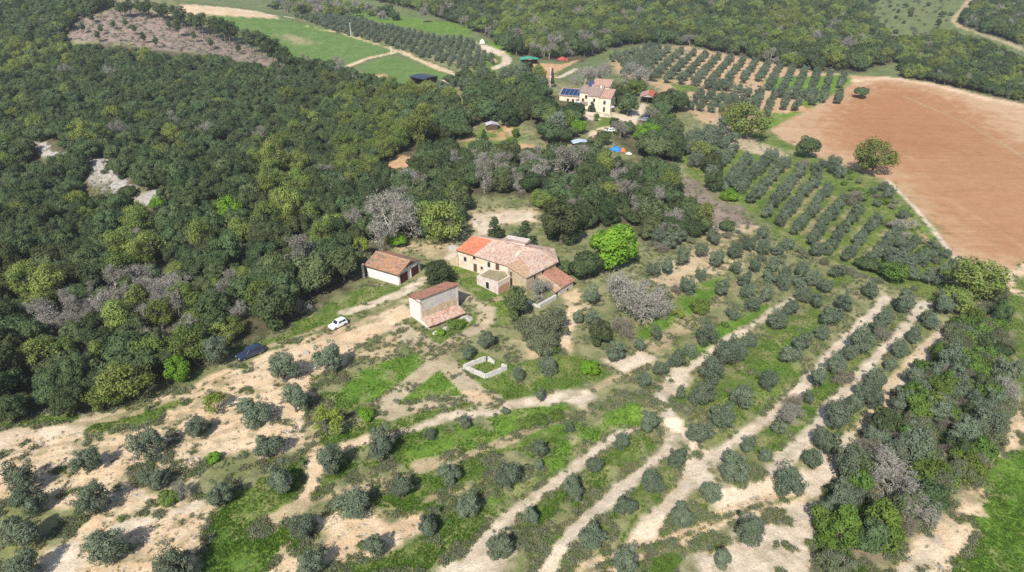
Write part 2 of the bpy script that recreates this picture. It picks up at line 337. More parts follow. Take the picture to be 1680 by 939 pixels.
poly([(1462, 308), (1500, 345), (1540, 398), (1500, 380), (1480, 345)], VIVID, 1.5, 2, None, .7)
poly([(1680, 430), (1900, 500), (1900, 620), (1670, 560), (1650, 520), (1650, 480)], GRASS, 2, 2, 'grass_field')
line([(1700, 432), (1660, 452), (1640, 470), (1690, 488)], 3, SAND, 1, 1, 'dirt_track')
# --- middle ground right of the farm: scrub, soil and green terraces
poly([(930, 470), (960, 440), (1050, 400), (1160, 385), (1240, 380), (1330, 420), (1450, 470), (1540, 500), (1580, 520), (1480, 640), (1400, 760), (1345, 830), (1330, 960), (560, 960), (560, 780), (850, 560)], SCRUB, 3, 4)
poly([(1090, 440), (1130, 425), (1160, 400), (1235, 385), (1260, 410), (1230, 440), (1170, 440), (1130, 480), (1060, 470)], SAND, 2.5, 4.0, None, .75)
poly([(1150, 395), (1240, 380), (1300, 420), (1280, 450), (1200, 430)], SCRUB, 2, 4, None, .5)
line([(1180, 465), (1135, 500), (1105, 525), (1070, 550)], 5.5, VIVID, 1.2, 1.4); line([(1260, 505), (1200, 540), (1160, 565), (1130, 580)], 3.6, VIVID, 1, 1.2)
line([(1320, 545), (1262, 600), (1220, 630)], 5.0, VIVID, 1, 1.4); line([(1290, 605), (1240, 640), (1205, 668)], 4.0, VIVID, 1, 1.6, None, .8)
line([(1372, 640), (1340, 680), (1320, 705)], 3.2, VIVID, 1, 1.4); line([(1425, 700), (1450, 668)], 3.0, GRASS, 1, 1)
line([(1300, 500), (1340, 480), (1380, 455)], 3.0, GRASS, 1, 2)
line([(1120, 660), (1180, 650), (1240, 600), (1290, 555), (1330, 520)], 6.0, GRASS, 2, 2.5, None, .8); line([(1180, 715), (1250, 650), (1310, 600)], 4.0, GRASS, 2, 2.5, None, .7)
line([(1240, 735), (1300, 690), (1350, 640), (1400, 590), (1450, 545)], 4.5, GRASS, 2, 2.5, None, .75); line([(1320, 740), (1380, 700), (1430, 650), (1470, 600)], 4.0, GRASS, 2, 2.5, None, .7)
line([(960, 880), (1010, 850), (1060, 810), (1100, 770)], 4.0, GRASS, 2, 2.5, None, .6); line([(860, 860), (920, 820), (980, 775), (1050, 730)], 4.5, GRASS, 2, 2.5, None, .7); line([(1100, 545), (1140, 520), (1180, 490), (1215, 460)], 1.8, TAN, .8, 1.0)
line([(1040, 590), (1080, 562), (1110, 545), (1140, 528)], 3.0, TAN, 1, 1.2)
poly([(985, 588), (1000, 602), (1022, 612), (1062, 602), (1075, 588), (1050, 578), (1022, 585)], PALE, .8, 1.0)
poly([(925, 480), (950, 470), (955, 500), (940, 550), (928, 590), (915, 585), (925, 530)], SAND, 1, 1.4)
poly([(870, 540), (905, 560), (915, 590), (870, 600), (850, 570)], SAND, 1.4, 2.0, None, .8)
poly([(860, 592), (900, 575), (985, 600), (1005, 615), (950, 635), (890, 640), (850, 620)], GRASS, 1.2, 2)
line([(1006, 622), (1040, 612), (1075, 596)], 1.2, TAN, .4, .4); line([(945, 652), (990, 632), (1030, 614)], 1.4, TAN, .4, .6)
poly([(905, 645), (960, 640), (972, 650), (960, 665), (972, 684), (958, 682), (945, 664), (905, 660)], PALE, .7, .9, 'dirt_track')
# stream of pale soil through the grove
poly([(1075, 640), (1100, 612), (1140, 605), (1110, 640), (1098, 665), (1118, 700), (1140, 735), (1185, 740), (1160, 775), (1210, 812), (1190, 830), (1140, 810), (1120, 815), (1060, 880), (1045, 872), (1100, 800), (1125, 770), (1110, 735), (1085, 690)], PALE, 1.0, 1.4, 'dirt_track')
for k in PATHS:
    if k == 'terrace_e':
        line(PATHS[k][0], 2.6, SAND, .5, .3, 'dirt_track', .9)
    else: line(PATHS[k][0], PATHS[k][1], PALE, .6, .45, 'dirt_track')
line([(1330, 800), (1370, 760), (1405, 725), (1412, 712)], 4.0, PALE, .7, 1.0, 'dirt_track')
line([(1452, 690), (1475, 650), (1500, 610), (1530, 575), (1552, 545)], 3.0, PALE, .8, 1.0, 'dirt_track')
poly([(1120, 950), (1130, 905), (1170, 885), (1230, 855), (1300, 828), (1345, 815), (1348, 870), (1335, 960), (1120, 985)], PALE, 1.2, 2.2)
poly([(1045, 960), (1070, 925), (1110, 905), (1125, 915), (1100, 940), (1085, 965)], GRASS, 1.0, 1.4)
line([(960, 938), (1004, 917), (1037, 899), (1096, 889), (1147, 866), (1198, 843), (1259, 825), (1311, 812)], 0.5, GRASS, .3, .4, None, .8)
poly([(690, 985), (740, 915), (790, 905), (840, 850), (850, 900), (830, 985)], PALE, 1.2, 2.0)
# --- green strips of the lower grove
poly([(560, 700), (640, 685), (700, 700), (760, 715), (840, 690), (900, 665), (940, 672), (930, 700), (860, 745), (790, 765), (690, 770), (640, 750), (600, 720)], GRASS, 1.0, 2.2)
poly([(680, 735), (780, 705), (850, 670), (925, 665), (935, 690), (850, 735), (760, 750), (690, 760)], VIVID, 1.0, 2.0)
poly([(800, 830), (880, 770), (940, 715), (1000, 685), (1045, 670), (1050, 690), (990, 715), (940, 750), (900, 790), (850, 825)], VIVID, 1.0, 2.0)
poly([(330, 860), (380, 800), (470, 760), (540, 720), (590, 700), (620, 730), (540, 790), (480, 830), (520, 870), (480, 960), (320, 960)], GRASS, 1.4, 2.6)
poly([(340, 880), (410, 850), (480, 855), (500, 900), (440, 960), (330, 960)], VIVID, 1.4, 3.0, None, .7)
poly([(640, 800), (720, 780), (800, 765), (810, 790), (700, 830), (640, 850), (590, 850)], GRASS, 1.2, 2.2)
poly([(560, 920), (640, 900), (700, 880), (780, 830), (820, 840), (760, 890), (680, 940), (560, 970)], GRASS, 1.2, 2.4, None, .8)
line([(690, 765), (760, 748), (830, 728), (900, 690), (960, 680)], 2.0, TAN, .6, .8); line([(665, 700), (727, 681), (778, 675), (840, 662), (905, 654)], 2.6, PALE, .6, .8, 'dirt_track')
line([(560, 735), (600, 722), (640, 712), (665, 700)], 1.8, SAND, .6, .8); line([(520, 740), (515, 775), (510, 800), (495, 830)], 1.9, SAND, .6, .6)
line([(430, 870), (480, 840), (530, 820), (580, 800), (640, 795), (660, 790)], 2.0, TAN, .7, 1.2)
poly([(525, 850), (560, 825), (640, 850), (700, 855), (690, 880), (600, 910), (540, 925), (520, 890)], SAND, 1.2, 2.0)
poly([(440, 940), (480, 905), (530, 900), (520, 960), (440, 975)], SAND, 1.0, 1.6)
line([(700, 820), (740, 812), (790, 800), (830, 770)], 1.2, TAN, .6, 1.0)
# --- the bare earth on the left
poly([(-420, 790), (-100, 720), (0, 703), (110, 693), (170, 684), (235, 665), (300, 645), (335, 615), (395, 598), (440, 578), (520, 552), (600, 524), (645, 502), (668, 494), (672, 520), (645, 540), (610, 558), (590, 575), (575, 600), (520, 622), (508, 660), (515, 700), (500, 738), (440, 758), (385, 742), (330, 762), (322, 800), (345, 840), (330, 880), (320, 985), (-420, 985)], SAND, 1.0, 1.6, 'dirt_track')
poly([(-420, 765), (-100, 715), (0, 702), (110, 692), (180, 683), (120, 715), (0, 735), (-420, 800)], PALE, 2, 3, 'dirt_track', .7)
poly([(150, 698), (200, 680), (300, 652), (312, 660), (265, 690), (200, 706), (150, 712)], GRASS, .8, 1.6)
poly([(-60, 840), (60, 820), (130, 820), (150, 850), (80, 880), (60, 985), (-60, 985)], GRASS, 1.4, 2.5, None, .8)
poly([(60, 935), (100, 890), (135, 890), (130, 930), (90, 960)], PALE, .8, 1.2)
poly([(215, 770), (300, 780), (340, 800), (320, 830), (250, 810), (220, 800)], SCRUB, 1.2, 2.0, None, .7)
poly([(320, 752), (380, 752), (440, 765), (380, 800), (330, 790)], SCRUB, 1.4, 2.4, None, .8)
poly([(215, 825), (250, 820), (280, 850), (250, 865), (215, 850)], SCRUB, 1.2, 2.4, None, .6)
poly([(80, 830), (130, 840), (120, 880), (90, 890)], SCRUB, 1.2, 2, None, .8)
line([(195, 870), (250, 850), (320, 830)], 1.6, PALE, .5, .6); line([(230, 810), (262, 845)], 1.2, PALE, .5, .6)
line([(300, 635), (340, 610), (400, 590)], 2.0, SCRUB, .8, 1.2)
line([(-100, 716), (0, 700), (70, 692), (120, 684)], 1.6, GRASS, .8, 1.2)
for dx in (-7, 7):
    line([(60 + dx, 700), (180 + dx, 690), (300 + dx, 650), (400 + dx, 604), (500 + dx, 566), (600 + dx, 528), (660 + dx, 503)], .45, TAN, .3, .5, None, .75)
for a in ([(260, 730), (330, 720), (400, 700), (470, 690)], [(180, 800), (240, 760), (300, 740)], [(420, 640), (450, 690), (500, 700)], [(60, 760), (110, 745), (190, 735)], [(330, 640), (380, 650), (450, 640)], [(0, 745), (90, 730), (180, 720), (280, 690)]):
    line(a, .5, TAN, .35, .9, None, .7)
# --- farm yard
poly([(415, 574), (450, 556), (500, 525), (560, 488), (600, 470), (655, 470), (690, 462), (660, 484), (610, 505), (560, 528), (490, 552), (430, 578)], GRASS, .8, 1.4)
line([(430, 572), (480, 556), (530, 537), (580, 522), (640, 498)], 0.7, TAN, .4, .4)
line([(695, 458), (660, 480), (610, 500), (565, 513)], 2.4, PALE, .6, .6, 'dirt_track')
poly([(560, 600), (600, 565), (640, 545), (668, 530), (690, 540), (720, 560), (700, 580), (630, 590), (585, 612), (560, 640), (530, 650), (520, 630)], SCRUB, .8, 1.6)
poly([(590, 580), (640, 552), (655, 560), (640, 580), (600, 595)], SAND, 1, 1.6, None, .7)
poly([(655, 540), (668, 525), (700, 543), (745, 535), (775, 515), (788, 522), (770, 545), (735, 562), (715, 565)], GRASS, .7, 1.0)
poly([(742, 433), (762, 440), (787, 450), (800, 470), (817, 486), (834, 478), (855, 500), (828, 535), (808, 530), (798, 510), (782, 495), (765, 470), (750, 455)], GRASS, .7, 1.0)
poly([(795, 470), (812, 485), (835, 482), (840, 500), (815, 500)], VIVID, .8, 1.0, None, .7)
line([(752, 480), (775, 492), (795, 505), (800, 515)], 2.6, BROWN, .6, .8); line([(790, 497), (830, 488)], 1.4, TAN, .5, .5)
poly([(555, 645), (584, 612), (630, 594), (692, 579), (712, 590), (691, 614), (650, 642), (622, 660), (584, 663), (562, 655)], VIVID, .4, .18)
poly([(640, 690), (560, 670), (530, 650), (560, 640), (580, 665), (625, 665)], GRASS, .8, 1.2)
poly([(735, 600), (790, 570), (838, 600), (845, 640), (815, 655), (780, 640)], GRASS, .8, 1.2)
poly([(760, 655), (800, 640), (900, 630), (905, 645), (820, 662), (740, 676), (660, 700), (600, 700), (640, 686)], GRASS, .8, 1.2)
line([(660, 540), (696, 566), (722, 588), (752, 624), (778, 648), (805, 658)], 4.4, BROWN, .4, .25, 'dirt_track')
line([(800, 508), (797, 530), (765, 548), (732, 572), (701, 608), (663, 637), (628, 664)], 3.4, BROWN, .4, .25, 'dirt_track')
poly([(612, 680), (632, 664), (676, 662), (712, 650), (748, 655), (770, 655), (742, 668), (690, 676), (640, 688)], BROWN, .5, .8, 'dirt_track')
poly([(654, 662), (722, 607), (758, 649), (716, 650), (676, 657)], VIVID, .3, .15)
poly([(768, 645), (800, 648), (812, 660), (790, 666), (765, 660)], SAND, .6, .8)
poly(CLEAR['clearing'], TAN, 1, 1.4); poly(CLEAR['yard'], TAN, 1, 1.4); poly([(775, 352), (830, 348), (880, 350), (878, 362), (820, 368), (800, 388), (780, 382)], PALE, .8, 1.4)
poly([(730, 405), (755, 400), (745, 430), (735, 425)], PALE, .8, 1)
poly(CLEAR['bank'], ORANGE, 1, 1); poly([(90, 250), (165, 258), (212, 295), (245, 330), (228, 348), (170, 312), (110, 278)], STONE, 1.5, 3.0, None, .75); poly(CLEAR['scree'], STONE, .8, 2.2); poly(CLEAR['scree_tail'], STONE, .8, 2.0); poly(CLEAR['scree_foot'], STONE, .8, 2.0); poly(CLEAR['small'], STONE, .5, .8)
poly([(45, 236), (75, 243), (100, 257), (90, 262), (60, 248)], STONE, .6, 2.0, None, .8)
# --- far lower right: washed soil and the green field
poly([(1465, 985), (1478, 895), (1520, 868), (1560, 835), (1572, 812), (1600, 788), (1625, 755), (1648, 710), (1640, 640), (1636, 600), (1650, 592), (1675, 690), (1720, 700), (1650, 760), (1640, 830), (1600, 890), (1560, 985)], SAND, 1, 1.6)
poly([(1470, 985), (1490, 900), (1530, 885), (1545, 920), (1540, 985)], PALE, 1.5, 2)
poly([(1760, 690), (1690, 728), (1642, 748), (1612, 790), (1628, 832), (1618, 865), (1588, 892), (1562, 915), (1550, 985), (2000, 985), (2000, 700)], VIVID, .8, 2.2, 'grass_field')
poly([(1652, 540), (1700, 520), (1900, 560), (1800, 690), (1690, 680), (1668, 620)], GRASS, 1, 2, 'grass_field')
poly(WOOD['thicket'], ((0.13, 0.12, 0.07), (0.24, 0.20, 0.13)), 1.5, 2.5)

def poly_sd(x, y, pts):
    """signed distance to a polygon, positive inside"""
    d, _ = seg_dist(x, y, pts, True)
    ins = np.zeros(x.shape, bool); n = len(pts)
    for i in range(n):
        x0, y0 = pts[i]; x1, y1 = pts[(i + 1) % n]
        c = (y0 > y) != (y1 > y)
        ins ^= c & (x < (x1 - x0) * (y - y0) / (y1 - y0 + 1e-12) + x0)
    return np.where(ins, d, -d)
def two(c, f):
    a = np.array(c[0]); b = np.array(c[1]); return a + (b - a) * f[:, None]

def cover(x, y):
    """ground colour, class and greenness at world points"""
    n = len(x)
    f1 = fbm(x / 5.0, y / 5.0, 1, 4); f2 = fbm(x / 1.3 + 9, y / 1.3, 5, 3); f3 = fbm(x / 17, y / 17, 23, 3)
    tone = sst(0.25, 0.75, 0.55 * f1 + 0.45 * f2)
    jag = (fbm(x / 3.2, y / 3.2, 31, 4) - 0.5) * 4.0
    C = two(SCRUB, tone); cls = np.zeros(n, np.int8)
    big = np.hypot(x, y)
    for e in PAINT:
        pts, c, soft, amp, cl, op = e[1:7]
        w = e[7] / 2 if e[0] == 'l' else 0
        mg = 6 + amp * 2 + soft + w
        lo = pts.min(0) - mg; hi = pts.max(0) + mg
        m = np.nonzero((x > lo[0]) & (x < hi[0]) & (y > lo[1]) & (y < hi[1]))[0]
        if not len(m): continue
        if e[0] == 'p': s = poly_sd(x[m], y[m], pts)
        else: s = w - seg_dist(x[m], y[m], pts)[0]
        s = s + jag[m] * amp * 0.8
        k = sst(-soft, soft, s) * op
        C[m] = C[m] * (1 - k)[:, None] + two(c, tone[m]) * k[:, None]
        if cl: cls[m[k > 0.5]] = CLS[cl]
        elif op > 0.65: cls[m[k > 0.6]] = 0
    # worn / weedy patches: bare spots in grass, weeds and litter on soil
    green = C[:, 1] / (C[:, 0] + 1e-6)
    near = (big < 330) & (cls != 2)
    wd = sst(0.56, 0.70, fbm(x / 2.1 + 40, y / 2.1, 57, 4)) * sst(0.4, 0.62, f3) * (green < 1.0) * near
    C = C * (1 - 0.5 * wd)[:, None] + np.array([0.16, 0.165, 0.075]) * (0.5 * wd)[:, None]
    br = sst(0.58, 0.72, fbm(x / 2.7 + 80, y / 2.7, 71, 4)) * (green > 1.15) * near
    C = C * (1 - 0.38 * br)[:, None] + np.array([0.36, 0.29, 0.17]) * (0.38 * br)[:, None]
    # plough lines
    return C, cls, green

def build_ground():
    ypx = np.concatenate([np.arange(1150, -14, -1.75)])
    Y = np.array([0.0] * len(ypx))
    ang = PITCH + np.arctan((ypx - 469.5) / FPX)
    Y = H / np.tan(ang)
    Y = np.concatenate([[-400, -150, -40, 10, 25, 34], Y[Y > 38], Y[-1] * np.geomspace(1.02, 9.0, 40)])
    W = 1.18 * 0.75 * (np.maximum(Y, 30) * math.cos(PITCH) + H * math.sin(PITCH)) + 6
    u = np.concatenate([[-14, -6, -3, -2, -1.5, -1.25], np.linspace(-1.12, 1.12, 860), [1.25, 1.5, 2, 3, 6, 14]])
    X = W[:, None] * u[None, :]; YY = np.repeat(Y[:, None], len(u), 1)
    x = X.ravel(); y = YY.ravel()
    z = height(x, y)
    near = np.exp(-np.hypot(x, y) / 260)
    z = z + (fbm(x / 2.4, y / 2.4, 91, 4) - 0.5) * 0.45 * near
    C, cls, green = cover(x, y)
    z = z + 0.10 * np.clip(green - 1.0, 0, 1) * near * (fbm(x / 0.9, y / 0.9, 15, 2)) 
    V = np.stack([x, y, z], 1)
    nr, nc = X.shape
    i = np.arange(nr - 1)[:, None] * nc + np.arange(nc - 1)[None, :]
    F = np.stack([i, i + 1, i + nc + 1, i + nc], -1).reshape(-1, 4)
    fc = cls[F[:, 0]]
    names = {0: 'ground', 1: 'dirt_track', 2: 'ploughed_field', 3: 'grass_field'}
    for k, nm in names.items():
        f = F[fc == k]
        if not len(f): continue
        used, inv = np.unique(f, return_inverse=True)
        me = mesh_from(nm, V[used], inv.reshape(f.shape), M['soil_red'] if k == 2 else M['ground'], True)
        a = me.color_attributes.new('cover', 'FLOAT_COLOR', 'POINT')
        a.data.foreach_set('color', np.concatenate([C[used], np.ones((len(used), 1))], 1).astype(np.float32).ravel())
        o = link(nm, me); tag(o, kind='structure')

def ground_mat(name, furrow=False):
    m, t, o = nt(name)
    b = N(t, 'ShaderNodeBsdfPrincipled'); b.inputs['Roughness'].default_value = 0.95; b.inputs['Specular IOR Level'].default_value = 0.1
    at_ = N(t, 'ShaderNodeAttribute', attribute_name='cover')
    geo = N(t, 'ShaderNodeNewGeometry').outputs['Position']
    fine = ramp(t, noise(t, 3.0, 7, 0.85, geo), [(0.28, (0.74,) * 3 if furrow else (0.5,) * 3), (0.5, (1.0,) * 3), (0.75, (1.16,) * 3 if furrow else (1.42,) * 3)])
    mid = ramp(t, noise(t, 0.35, 6, 0.7, geo), [(0.3, (0.93, 0.93, 0.92) if furrow else (0.82, 0.84, 0.8)), (0.7, (1.05, 1.05, 1.05) if furrow else (1.15, 1.13, 1.1))])
    col = mul(t, mul(t, at_.outputs['Color'], fine), mid)
    if furrow:
        mp = N(t, 'ShaderNodeMapping'); mp.inputs['Rotation'].default_value = (0, 0, R(-14)); mp.inputs['Scale'].default_value = (0.012, 0.5, 0.1)
        t.links.new(geo, mp.inputs['Vector'])
        col = mul(t, col, ramp(t, noise(t, 1.0, 4, 0.7, mp.outputs[0]), [(0.3, (0.91, 0.90, 0.89)), (0.7, (1.06, 1.06, 1.06))]))
    t.links.new(col, b.inputs['Base Color'])
    bp = N(t, 'ShaderNodeBump'); bp.inputs['Strength'].default_value = 0.55; bp.inputs['Distance'].default_value = 0.25
    t.links.new(noise(t, 3.2, 6, 0.7, geo), bp.inputs['Height']); t.links.new(bp.outputs[0], b.inputs['Normal'])
    t.links.new(b.outputs[0], o.inputs[0]); return m
M['ground'] = ground_mat('ground_cover'); M['soil_red'] = ground_mat('ploughed_soil', True)
build_ground()
# ------------------------------------------------------------------ plant prototypes (meshes shared by all copies)
def quads(P, Nn, size, rng, aspect=0.7, curl=0.0):
    """leaf clumps: one bent quad (two triangles) per point, facing roughly Nn"""
    n = len(P)
    Nn = Nn / (np.linalg.norm(Nn, axis=1, keepdims=True) + 1e-9)
    r = rng.normal(size=(n, 3)); T = np.cross(Nn, r); T /= np.linalg.norm(T, axis=1, keepdims=True) + 1e-9
    B = np.cross(Nn, T)
    s = (size * rng.uniform(0.55, 1.4, n))[:, None]; a = s * aspect
    V = np.stack([P - T * s * .5, P + B * a * .5 - Nn * s * .12, P + T * s * .5, P - B * a * .5 - Nn * s * .12], 1).reshape(-1, 3)
    F = (np.arange(n) * 4)[:, None] + np.array([[0, 1, 2], [0, 2, 3]]).reshape(1, -1)
    return V, F.reshape(-1, 3)
def blob_leaves(blobs, n, size, rng, jit=0.55, inner=0.62, shell=(0.78, 1.06), aspect=0.7):
    B = np.array(blobs); w = B[:, 3] ** 2; w /= w.sum()
    P = []; Q = []; left = n
    for _ in range(6):
        if left <= 0: break
        k = rng.choice(len(B), left * 2, p=w)
        d = rng.normal(size=(left * 2, 3)); d /= np.linalg.norm(d, axis=1, keepdims=True)
        p = B[k, :3] + d * (B[k, 3] * rng.uniform(shell[0], shell[1], left * 2))[:, None] * np.array([1, 1, 0.85])
        ok = np.ones(len(p), bool)
        for b in B: ok &= ~(np.linalg.norm((p - b[:3]) / np.array([1, 1, .85]), axis=1) < b[3] * inner)
        p = p[ok][:left]; d = d[ok][:left]
        P.append(p); Q.append(d); left -= len(p)
    P = np.concatenate(P); Q = np.concatenate(Q)
    c = B[:, :3].mean(0)
    Nn = Q + 0.35 * (P - c) / (np.linalg.norm(P - c, axis=1, keepdims=True) + 1e-6) + np.array([0, 0, 0.25]) + rng.normal(size=P.shape) * jit
    return quads(P, Nn, size, rng, aspect)
def tube(pts, rad, sides=5):
    V = []; F = []
    pts = [np.array(p, float) for p in pts]
    for i, p in enumerate(pts):
        d = pts[min(i + 1, len(pts) - 1)] - pts[max(i - 1, 0)]; d /= np.linalg.norm(d) + 1e-9
        a = np.cross(d, [0.3, 0.9, 0.1] if abs(d[2]) > .8 else [0, 0, 1.]); a /= np.linalg.norm(a) + 1e-9; b = np.cross(d, a)
        for k in range(sides):
            t = 2 * math.pi * k / sides; V.append(p + rad[i] * (a * math.cos(t) + b * math.sin(t)))
    for i in range(len(pts) - 1):
        for k in range(sides):
            q = [i * sides + k, i * sides + (k + 1) % sides, (i + 1) * sides + (k + 1) % sides, (i + 1) * sides + k]
            F += [[q[0], q[1], q[2]], [q[0], q[2], q[3]]]
    return np.array(V), np.array(F)
def join(parts):
    V = []; F = []; o = 0
    for v, f in parts: V.append(v); F.append(f + o); o += len(v)
    return np.concatenate(V), np.concatenate(F)
def limbs(rng, h0, spread, top, r0, n, forks=2):
    """trunk and main limbs reaching into the crown"""
    parts = []
    tops = []
    lean = rng.normal(size=2) * 0.12
    base = np.array([0, 0, -0.5]); fork = np.array([lean[0], lean[1], h0])
    parts.append(tube([base, (base + fork) / 2 + np.append(rng.normal(size=2) * .06, 0), fork], [r0 * 1.35, r0, r0 * .85], 6))
    for i in range(n):
        a = 2 * math.pi * (i + rng.uniform(-.3, .3)) / n
        e = np.array([math.cos(a) * spread * rng.uniform(.5, 1), math.sin(a) * spread * rng.uniform(.5, 1), top * rng.uniform(.7, 1)])
        m = fork + (e - fork) * .5 + np.array([math.cos(a), math.sin(a), -.1]) * spread * .12
        parts.append(tube([fork, m, e], [r0 * .6, r0 * .38, r0 * .12], 4)); tops.append((m, e))
        for _ in range(forks):
            s = m + (e - m) * rng.uniform(0, .6); q = s + rng.normal(size=3) * spread * .35 + np.array([0, 0, spread * .2])
            parts.append(tube([s, q], [r0 * .22, r0 * .06], 3))
    return join(parts)
PROTO = {}          # kind -> list of (crown mesh, trunk mesh, joined mesh, crown radius, height)
def add_proto(kind, crown, trunk, mats, radius, height_, ):
    cm = mesh_from(kind + '_crown', crown[0], crown[1], mats[0]); tm = mesh_from(kind + '_trunk', trunk[0], trunk[1], mats[1], True)
    V, F = join([crown, trunk])
    jm = mesh_from(kind, V, F, [mats[0], mats[1]], False, np.concatenate([np.zeros(len(crown[1])), np.ones(len(trunk[1]))]))
    PROTO.setdefault(kind, []).append((cm, tm, jm, radius, height_))
def clumpy(rng, R_, zc, zr, n, r0, r1, top_only=True, flat=0.0):
    """sub-blobs spread over an ellipsoid: an uneven crown with lobes"""
    out = []
    for i in range(n):
        d = rng.normal(size=3); d /= np.linalg.norm(d)
        if top_only and d[2] < -0.35: d[2] = -d[2] * .5
        k = rng.uniform(.55, 1.0)
        r = rng.uniform(r0, r1)
        out.append((d[0] * (R_ - r * .8) * k, d[1] * (R_ - r * .8) * k, zc + d[2] * (zr - r * .6) * k, r))
    return out
def build_protos():
    for s in range(10):         # olive: a few unequal lobes, ragged outline
        rng = np.random.default_rng(100 + s)
        bl = []
        m = 2 + s % 4
        for k in range(m):
            a = 6.283 * (k + rng.uniform(-.3, .3)) / m; d = rng.uniform(.55, 1.05) if m > 2 else rng.uniform(.4, .8); rr = rng.uniform(1.35, 1.8); zc = rng.uniform(1.8, 2.8)
            for b in clumpy(rng, rr, zc, rr * rng.uniform(1.0, 1.25), 14, .4, .75, False): bl.append((b[0] + math.cos(a) * d, b[1] + math.sin(a) * d, max(b[2], .55), b[3]))
        bl += [(rng.normal() * .9, rng.normal() * .9, rng.uniform(3.6, 4.5), rng.uniform(.22, .4)) for _ in range(4)]
        add_proto('olive', blob_leaves(bl, 6400, .22, rng, .45, .5, (.65, 1.18), .55), limbs(rng, .8, 1.6, 3.4, .2, 5), (M['olive'], M['bark']), 2.25, 4.6)
    for s in range(7):          # holm oak: dense dark dome with knobbly lobes
        rng = np.random.default_rng(200 + s)
        tall = [5.2, 6.4, 4.6, 6.0, 7.0, 5.4, 6.2][s]
        bl = clumpy(rng, 3.3, tall * .5, tall * .5, 38, .6, 1.15, s % 2 == 0)
        add_proto('holm', blob_leaves(bl, 5200, .34, rng, .40, .6, (.8, 1.1), .75), limbs(rng, 1.5, 2.0, tall * .75, .25, 5), (M['holm'], M['bark']), 3.3, tall)
    for s in range(4):          # oak coming into leaf: open, twiggy crown
        rng = np.random.default_rng(300 + s)
        bl = clumpy(rng, 3.3, 3.5, 2.9, 30, .6, 1.15, False)
        add_proto('spring', blob_leaves(bl, 3400, .32, rng, .5, .45, (.55, 1.15), .6), join([limbs(rng, 1.2, 2.6, 5.4, .2, 8, 6)]), (M['spring'], M['bark']), 3.3, 6.4)
    for s in range(2):
        rng = np.random.default_rng(340 + s)
        bl = clumpy(rng, 3.0, 2.8, 2.7, 32, .6, 1.1, False)
        add_proto('bright', blob_leaves(bl, 4200, .34, rng, .4, .55, (.75, 1.12), .7), limbs(rng, 1.2, 2.0, 5.0, .22, 6), (M['bright'], M['bark']), 3.0, 5.6)
    for s in range(2):
        rng = np.random.default_rng(360 + s)
        bl = clumpy(rng, 2.2, 2.2, 1.6, 14, .4, .7)
        add_proto('sparse', blob_leaves(bl, 1300, .26, rng, .8, .3, (.4, 1.15), .6), limbs(rng, .7, 1.8, 3.4, .12, 6, 4), (M['yellowgreen'], M['bark_brown']), 2.2, 3.8)
    for s in range(3):
        rng = np.random.default_rng(380 + s)
        bl = clumpy(rng, 2.2, 1.7, 1.65, 24, .45, .85, False)
        add_proto('midgreen', blob_leaves(bl, 2800, .28, rng, .45, .5, (.7, 1.12), .6), limbs(rng, .6, 1.4, 2.9, .13, 5), (M['midgreen'], M['bark']), 2.2, 3.6)
    for s in range(2):          # conifer / cypress cone
        rng = np.random.default_rng(400 + s)
        bl = []
        for i in range(34):
            z = rng.uniform(.1, 1) ** .8; a = rng.uniform(0, 6.28); r = 1.5 * (1 - z) ** .8 + .15
            bl.append((math.cos(a) * r * .6, math.sin(a) * r * .6, .5 + z * 5.6, .35 + .45 * (1 - z)))
        add_proto('conifer', blob_leaves(bl, 2600, .28, rng, .6, .5, (.75, 1.1), .6), tube([(0, 0, -.5), (0, 0, 3), (0, 0, 6)], [.18, .12, .03], 5), (M['conifer'], M['bark']), 1.5, 6.5)
    for s in range(3):          # umbrella-less slim pine of the crest: bare stem, tufted head
        rng = np.random.default_rng(420 + s)
        bl = clumpy(rng, 2.1, 5.6, 3.0, 22, .5, .95, False)
        add_proto('pine', blob_leaves(bl, 1500, .4, rng, .7, .5, (.7, 1.15), .6), limbs(rng, 3.2, 1.2, 7.5, .16, 4), (M['holm'], M['bark']), 2.0, 9.0)
    def bare(rng, R_, h, mat, kind, dens=1.0, droop=0.0):
        thick = []; tw = []
        def grow(p, d, L, r, lev):
            q = p + d * L
            mid = (p + q) / 2 + rng.normal(size=3) * L * .07
            (thick if lev < 3 else tw).append(tube([p, mid, q], [r, r * .8, r * .6], 5 if lev < 2 else 3))
            if lev >= 5: return
            k = [4, 4, 4, 4, 4][lev]
            for i in range(k):
                nd = d + rng.normal(size=3) * (.55 if lev else .62) + np.array([0, 0, .05 - droop * lev * .1]); nd /= np.linalg.norm(nd)
                st = p + (q - p) * (1.0 if i == 0 else rng.uniform(.35, 1.0))
                grow(st, nd, L * rng.uniform(.58, .82), r * .55, lev + 1)
        grow(np.array([0, 0, -.4]), np.array([rng.normal() * .05, rng.normal() * .05, 1.]), 1.9, .17, 0)
        V, F = join(thick); V2, F2 = join(tw)
        top = max(V[:, 2].max(), V2[:, 2].max()); rad = np.percentile(np.hypot(V2[:, 0], V2[:, 1]), 95)
        sz = h / top; sr = R_ / rad
        for v in (V, V2): v[:, 2] = v[:, 2] * sz; v[:, :2] *= sr
        # cloud of fine twigs round the branch ends
        idx = rng.choice(len(V2), int(3300 * dens)); P = V2[idx] + rng.normal(size=(len(idx), 3)) * R_ * .07; P[:, 2] = np.maximum(P[:, 2], .1)
        q = quads(P, rng.normal(size=P.shape), R_ * .14, rng, .085)
        V2, F2 = join([(V2, F2), q])
        cm = mesh_from(kind + '_twigs', V2, F2, mat); tm = mesh_from(kind + '_limbs', V, F, mat)
        VV, FF = join([(V2, F2), (V, F)])
